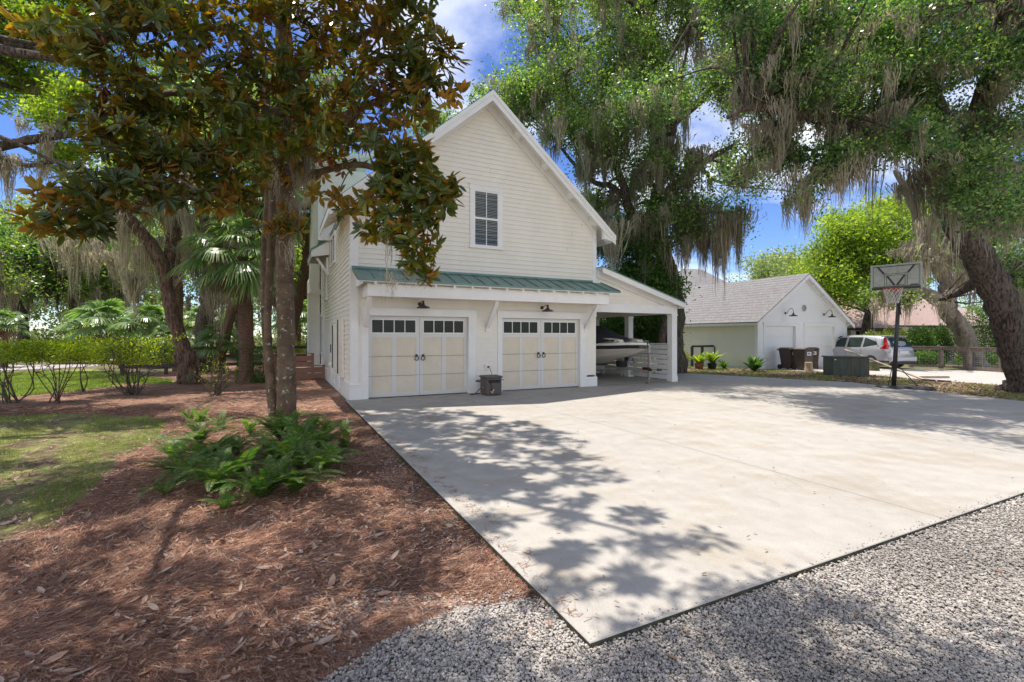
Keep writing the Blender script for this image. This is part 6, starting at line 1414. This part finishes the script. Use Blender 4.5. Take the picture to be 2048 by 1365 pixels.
for i, (px, d, w, h, leaf, lab) in enumerate(((1752,27,1.3,1.0,'lime_leaf','lime green bush left of the basketball pole'),(1790,28.5,1.1,1.1,'lime_leaf','small lime green bush right of the basketball pole'),(1838,27,1.0,1.15,'shrub_leaf','dark upright bush in front of the pink roofed house'),(1880,28,1.0,1.2,'shrub_leaf','loose dark bush against the forked oak'),(1975,27.5,1.6,1.9,'shrub_leaf','tall dark bush behind the wire fence near the leaning trunk'),(2040,27,1.6,1.8,'shrub_leaf','dark bush at the right edge behind the leaning trunk'))):
    x = (px-1024)/FPX*d; shrub('bush', lab, (x, d, GZ), (w*.8, w*.7, h*.95), n=5200, size=.11, leaf=leaf, seed=60+i, stems=5)
for i, (px, py, w, lab) in enumerate(((1855,733,.7,'low leafy clump at the foot of the wire fence, left panel'),(1955,735,1.0,'spreading green clump at the foot of the wire fence, right panel'))):
    shrub('bedding_plant', lab, G(px,py), (w,.6,.42), n=1800, size=.12, leaf='fern', seed=70+i, stems=3)
def strap_plant(name, label, loc, n, L, seed, pot=None, cat='plant', leaf='shrub_leaf'):
    rng = np.random.default_rng(seed); root = thing(name, label, cat, loc); z0 = .0
    if pot: b = MB(); b.lathe([(0,0),(.17,0),(.21,.28),(.225,.30),(.20,.30),(.19,.26),(0,.26)], (0,0,0), 18); b.build('pot', M[pot], root, smooth=True); z0 = .26
    b = MB()
    for k in range(n):
        a = rng.uniform(0, 6.28); el = math.radians(rng.uniform(35, 85)); Lk = L*rng.uniform(.7, 1.1); t = np.linspace(0, 1, 6); h = np.array([math.cos(a), math.sin(a), 0])
        P_ = np.array([0,0,z0]) + h*(t*Lk*math.cos(el) + .2*Lk*t**2)[:, None]; P_[:, 2] += t*Lk*math.sin(el) - .25*Lk*t**2.5; s = np.array([-h[1], h[0], 0]); w = np.array([.5,1,1,.8,.5,.05])*.038*L/.6
        v = np.stack([P_-s*w[:, None], P_+s*w[:, None]], 1).reshape(-1, 3); b.add(v, [(2*i, 2*i+1, 2*i+3, 2*i+2) for i in range(5)])
    b.build('foliage', M[leaf], root)
strap_plant('potted_plant', 'strappy plant in a terracotta pot left of the pair by the gate rail', G(1398,739), 40, .85, 81, 'terracotta', leaf='hedge_leaf')
strap_plant('potted_plant', 'strappy plant in a dark pot under the end of the gate rail', G(1424,739), 46, .95, 82, 'dark_plastic', leaf='hedge_leaf')
strap_plant('strap_leaf_plant', 'small dark strap leaved plant right of the potted pair', G(1449,738), 30, .65, 83)
strap_plant('strap_leaf_plant', 'large round clump of strap leaves by the corner of the white garage', G(1508,743), 70, .95, 84)
shrub('bush', 'small yellow green bush left of the gate rail', G(1362,735), (.45,.4,.5), n=1500, size=.07, leaf='lime_leaf', seed=85)

# ---- ferns round the magnolia
def ferns(label, spots, seed, L=.68):
    rng = np.random.default_rng(seed); base = G(*spots[0][:2]); root = thing('fern_clump', label, 'fern', base, group='ferns round the magnolia'); mb = MB()
    for px, py, n, s in spots: fern_mesh(rng, G(px, py), int(n*1.3), L*s, mb)
    mb.build('fronds', [M['fern'], M['twig']], root, base)
ferns('broad front clump of arching ferns at the left of the magnolia', [(430,985,16,1),(370,960,14,.95),(350,920,14,.9),(420,930,16,1.0),(480,960,16,1.0),(470,910,14,1.0),(400,890,12,.95),(330,990,7,.6),(520,1000,14,.8),(450,1020,8,.6)], 91)
ferns('bushy ferns crowding the foot of the magnolia trunks', [(560,880,18,1.05),(600,890,16,1.0),(555,930,16,1.05),(600,940,16,1.0),(540,990,14,.9),(590,990,12,.85),(640,950,14,.9),(575,860,12,1.1)], 92)
ferns('looser ferns reaching toward the driveway edge', [(640,900,14,.9),(665,930,12,.8),(690,900,8,.7),(655,870,12,.8),(690,870,7,.6),(620,870,12,.9)], 93)
ferns('small dark sprigs of fern behind the front clump', [(400,850,5,.8),(380,845,5,.9),(440,860,6,.7),(500,870,7,.8)], 94)

# ---- far woods
def woods(name, label, seed, x0, x1, y0, y1, pts, n, leaf, size, zb=0):
    rng = np.random.default_rng(seed); px = rng.uniform(x0, x1, n); hgt = np.interp(px, [p[0] for p in pts], [p[1] for p in pts]); d = rng.uniform(y0, y1, n)
    clump = 6 + 0*px; K = 420; ci = rng.integers(0, K, n); cpx = rng.uniform(x0, x1, K); cd = rng.uniform(y0, y1, K); ch = np.interp(cpx, [p[0] for p in pts], [p[1] for p in pts]); cy = ch + (rng.uniform(0, 1, K)**1.0)*(715-ch)
    C_ = np.stack([(cpx-1024)/FPX*cd, cd, EYE-(cy-672)/FPX*cd], 1); r = rng.uniform(1.2, 2.6, K)
    P_ = C_[ci] + rdirs(rng, n)*r[ci][:, None]*rng.uniform(.5, 1, (n, 1))*np.array([1,1,.75]); P_[:, 2] = np.maximum(P_[:, 2], zb)
    mb = MB(); sz = size*rng.uniform(.6, 1.3, n); leaf_quads(mb, P_, rdirs(rng, n), rdirs(rng, n)+np.array([0,-.3,.6]), sz, sz*.6); o = mb.build(name, M[leaf]); tag(o, label, 'woods', kind='stuff')
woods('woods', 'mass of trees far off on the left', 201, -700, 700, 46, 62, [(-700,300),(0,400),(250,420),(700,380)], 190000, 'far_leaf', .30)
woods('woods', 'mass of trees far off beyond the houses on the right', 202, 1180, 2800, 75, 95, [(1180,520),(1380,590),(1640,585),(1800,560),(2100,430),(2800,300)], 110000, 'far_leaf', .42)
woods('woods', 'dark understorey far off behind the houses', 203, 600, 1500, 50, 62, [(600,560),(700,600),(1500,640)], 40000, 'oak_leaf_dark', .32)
bgt = ((40,716,430,38,'oak_leaf_dark','moss hung oak in the woods at the left edge'),(150,718,450,42,'far_leaf','pale grey green oak behind the spraying palmetto'),(255,716,420,39,'oak_leaf','oak in the woods behind the darker palmetto'),(-90,720,400,34,'oak_leaf','oak beyond the road, just past the left edge'),(470,716,380,36,'oak_leaf','oak in the woods right of the palm trunk'),(560,716,400,40,'oak_leaf_bright','bright oak seen past the magnolia stems'),(620,716,520,38,'oak_leaf_bright','small bright tree left of the garage house'))
for i, (px, py, top, d, leaf, lab) in enumerate(bgt):
    b_ = G(px, py); b_ = np.array([(px-1024)/FPX*d, d, GZ]); w = 120*30/d; tx = px
    bl = fillpx(300+i, [(px-w,570),(px-w*1.1,top+70),(px-w*.4,top),(px+w*.5,top+10),(px+w*1.1,top+90),(px+w,575)], d-3.5, d+3.5, 22, 1.5*d/30, 24)
    tree('live_oak', lab, 'tree', b_, [[[*b_,.4],[b_[0]+.3,d,2.5,.33],[b_[0]-.3,d,5,.25],[*Wp(px,top+60,d),.08]]], bl, leaf=leaf, size=.17*d/30, nleaf=46, spread=.55*d/30, moss=(110, 3.2), seed=320+i, group='oaks in the woods on the left', ns=10, twig_r=0, mossn=60, mossw=.035)

# ---------------------------------------------------------------- litter, grass, gravel
rng = np.random.default_rng(7)
def scatter(poly, n):
    P_ = np.array([p[:2] for p in poly]); lo, hi = P_.min(0), P_.max(0); q = rng.uniform(lo, hi, (int(n*4), 2)); q = q[in_poly(q, poly)][:n]; return q
def near_scatter(poly, n, y0, y1, wide=1.25):
    """denser close to the camera"""
    o = []
    while sum(len(a) for a in o) < n:
        y = y0*(y1/y0)**(rng.uniform(0, 1, n)**1.0); x = rng.uniform(-wide, wide, n)*y; q = np.stack([x, y], 1); o.append(q[in_poly(q, poly)])
    return np.concatenate(o)[:n]
# pine needles
q = np.concatenate([near_scatter(MULCH, 215000, 1.5, 11), G(860,1235)[None, :2] + rng.normal(size=(1500,2))*np.array([.45,.14])]); n = len(q)
q = q[~(in_poly(q, MOSSY) & (rng.random(n) < .93))]; n = len(q)
a = rng.normal(size=n)*.75 + .45 + .9*np.sin(q[:, 0]*1.3) + .7*np.cos(q[:, 1]*1.7); Ln = rng.uniform(.04, .135, n); wz = np.clip(q[:, 1]*.00034, .0009, .0034)
D = np.stack([np.cos(a), np.sin(a), rng.normal(size=n)*.10], 1); s = np.stack([-np.sin(a), np.cos(a), rng.normal(size=n)*.3], 1)*wz[:, None]
z0 = -.058 + rng.uniform(.002, .026, n) + .012*(np.sin(q[:, 0]*5+q[:, 1]*3)*np.sin(q[:, 1]*6-q[:, 0]*2)); p0 = np.column_stack([q, z0]); b_ = rng.normal(size=(n, 3))*np.array([.012,.012,.003])
p1 = p0 + D*(Ln*.5)[:, None] + b_; p2 = p0 + D*Ln[:, None]; p2[:, 2] = np.maximum(p2[:, 2], -.057)
v = np.stack([p0-s, p0+s, p1-s, p1+s, p2-s*.4, p2+s*.4], 1).reshape(-1, 3); f = (np.arange(n)[:, None, None]*6 + np.array([(0,1,3,2),(2,3,5,4)])[None]).reshape(-1, 4)
mb = MB(); mb.add(v, f); tag(mb.build('pine_needles', M['needle']), 'reddish brown carpet of fallen pine needles', 'mulch', kind='stuff')
# fallen leaves
def litter(name, label, q, L0, L1, z, curl=.25, mat_='dead_leaf'):
    n = len(q); a = rng.uniform(0, 6.28, n); D = np.stack([np.cos(a), np.sin(a), rng.normal(size=n)*.16], 1); Nn = np.stack([rng.normal(size=n)*.3, rng.normal(size=n)*.3, np.ones(n)], 1)
    L_ = rng.uniform(L0, L1, n); mb = MB(); big_leaves(mb, np.column_stack([q, z + rng.uniform(.006, .03, n)]), D, Nn, L_, L_*rng.uniform(.3, .48, n), curl=-curl, under=False); mb.m = [np.zeros_like(x) for x in mb.m]; tag(mb.build(name, M[mat_]), label, 'leaf litter', kind='stuff')
litter('fallen_leaves', 'dry tan leaves scattered over the pine straw', np.concatenate([near_scatter(MULCH, 7500, 1.5, 12), G(640,1020)[:2] + rng.normal(size=(900,2))*np.array([.9,1.1]), G(880,1050)[:2] + rng.normal(size=(500,2))*np.array([.35,.7]) - np.array([.35,0])]), .025, .06, -.058)
litter('fallen_leaves', 'large curled magnolia leaves lying on the pine straw', near_scatter(MULCH, 230, 1.5, 9), .08, .12, -.054)
vq = near_scatter(VERGE, 14000, 8, 24); litter('fallen_leaves', 'brown leaves littering the grass verge along the driveway', vq, .06, .12, -.058)
SLABP = lp((-.1,-10.2),(-.1,-.5),(10.9,-.5),(15.8,-2.9),(14.6,-7.5),(15.4,-10.2))
litter('fallen_leaves', 'specks of leaf on the concrete driveway', np.concatenate([near_scatter(SLABP, 130, 2.6, 16), LW(2.2,-6.2)[:2] + rng.normal(size=(28,2))*.4]), .02, .045, -.002)
litter('fallen_leaves', 'few leaves dropped on the gravel', near_scatter(GRAVEL, 90, 1.8, 5), .03, .06, -.035)
# grass
def grass(label, poly, n, y0, y1, h, w, frac=1.0):
    q = near_scatter(poly, n, y0, y1)
    if frac < 1: k = np.sin(q[:, 0]*2.1+1)*np.cos(q[:, 1]*1.7) + .6*np.sin(q[:, 0]*5.3+q[:, 1]*4.1) + rng.normal(size=len(q))*.35; q = q[k > np.quantile(k, 1-frac)]
    P_ = np.column_stack([q, np.full(len(q), -.058)]); mb = MB(); sc = np.clip(q[:, 1:2]/10, .4, 2.5); blades(mb, rng, P_, h, w*sc); tag(mb.build('grass', M['grass_blade']), label, 'grass', kind='stuff')
grass('sunlit mown grass between the mulch beds', LAWN, 60000, 11, 22, .05, .006)
grass('thin grass in the mossy patch', MOSSY, 60000, 3.4, 10, .045, .003, .5)
grass('patchy grass on the verge beyond the driveway', VERGE, 70000, 9, 26, .07, .005, .3)
grass('few weeds at the gravel edge', gp2((560,1240),(760,1210),(900,1200),(1060,1190),(940,1260),(700,1365),(560,1365)), 500, 1.8, 3, .03, .003, .12)
# gravel stones near the camera
ico = np.array([[0,0,1],[.894,0,.447],[.276,.851,.447],[-.724,.526,.447],[-.724,-.526,.447],[.276,-.851,.447],[.724,.526,-.447],[-.276,.851,-.447],[-.894,0,-.447],[-.276,-.851,-.447],[.724,-.526,-.447]])
icf = np.array([[0,1,2],[0,2,3],[0,3,4],[0,4,5],[0,5,1],[1,6,2],[2,7,3],[3,8,4],[4,9,5],[5,10,1],[2,6,7],[3,7,8],[4,8,9],[5,9,10],[1,10,6]])
q = near_scatter(GRAVEL, 185000, 1.2, 7.0, 1.9); lq = (q-ORG[:2])@np.array([[SX,-SY],[SY,SX]])
edge = np.linalg.norm(q - np.array(G(760,1290)[:2]), axis=1); n = len(q)
r = rng.uniform(.0038, .0100, n)*(.72+.13*q[:, 1]); sc = np.stack([r*rng.uniform(.8,1.4,n), r*rng.uniform(.7,1.1,n), r*rng.uniform(.5,.9,n)], 1)
v = ico[None]*(1+rng.normal(size=(n,11,1))*.13)*sc[:, None, :]; a = rng.uniform(0, 6.28, n); ca, sa = np.cos(a)[:, None], np.sin(a)[:, None]; tl = rng.normal(size=(n,1))*.5
x = v[:, :, 0]*ca - v[:, :, 1]*sa; y = v[:, :, 0]*sa + v[:, :, 1]*ca; z = v[:, :, 2] + v[:, :, 0]*tl*.5
pos = np.column_stack([q, -.040 + rng.uniform(0, .016, n)]); v = np.stack([x, y, z], -1) + pos[:, None, :]
mb = MB(); mb.add(v.reshape(-1, 3), (np.arange(n)[:, None, None]*11 + icf[None]).reshape(-1, 3)); tag(mb.build('gravel_stones', M['pebble']), 'pale grey crushed stone along the driveway edge', 'gravel', kind='stuff')
# loose stones strewn into the mulch
q = np.concatenate([LW(-.35, t)[None, :2] + rng.normal(size=(60,2))*.10 for t in np.linspace(-9.9, -5, 14)] + [G(860,1235)[None, :2] + rng.normal(size=(2600,2))*np.array([.42,.12])]); n = len(q)
r = rng.uniform(.004, .009, n); v = ico[None]*(1+rng.normal(size=(n,11,1))*.13)*np.stack([r*1.2, r, r*.7], 1)[:, None, :] + np.column_stack([q, np.full(n, -.040)])[:, None, :]
q_ok = ~in_poly(q, lp((-.15,-10.34),(-.15,0),(15,0),(15,-10.34))); v = v[q_ok]; n = len(v)
mb = MB(); mb.add(v.reshape(-1, 3), (np.arange(n)[:, None, None]*11 + icf[None]).reshape(-1, 3)); tag(mb.build('gravel_stones', M['pebble']), 'loose stones strewn along the mulch edge', 'gravel', kind='stuff')

# straw and grit washed onto the slab's edges
q = np.concatenate([LW(rng.uniform(-.14, .05), t)[None, :2] + rng.normal(size=(22,2))*.035 for t in np.linspace(-10.1, -.8, 60)]); q = q[in_poly(q, lp((-.14,-10.3),(-.14,0),(3,0),(3,-10.3)))]; n = len(q)
a = rng.uniform(0, 3.14, n); Ln = rng.uniform(.02, .08, n); D = np.stack([np.cos(a), np.sin(a), np.zeros(n)], 1); s = np.stack([-np.sin(a), np.cos(a), np.zeros(n)], 1)*.0013; p0 = np.column_stack([q, np.full(n, .003)])
mb = MB(); mb.add(np.stack([p0-s, p0+s, p0+D*Ln[:, None]+s, p0+D*Ln[:, None]-s], 1).reshape(-1, 3), np.arange(4*n).reshape(n, 4)); tag(mb.build('pine_needles', M['needle']), 'few needles strewn over the left edge of the concrete', 'mulch', kind='stuff')
q = np.concatenate([LW(s_, -10.34)[None, :2] + rng.normal(size=(11,2))*np.array([.05,.04]) for s_ in np.linspace(-.1, 6, 60)]); q = q[in_poly(q, lp((-.14,-10.33),(-.14,0),(15,0),(15,-10.33)))]; n = len(q)
r = rng.uniform(.002, .006, n); v = ico[None]*(1+rng.normal(size=(n,11,1))*.13)*np.stack([r*1.2, r, r*.7], 1)[:, None, :] + np.column_stack([q, .001+r*.5])[:, None, :]
mb = MB(); mb.add(v.reshape(-1, 3), (np.arange(n)[:, None, None]*11 + icf[None]).reshape(-1, 3)); tag(mb.build('gravel_stones', M['pebble']), 'grit kicked up onto the near edge of the concrete', 'gravel', kind='stuff')
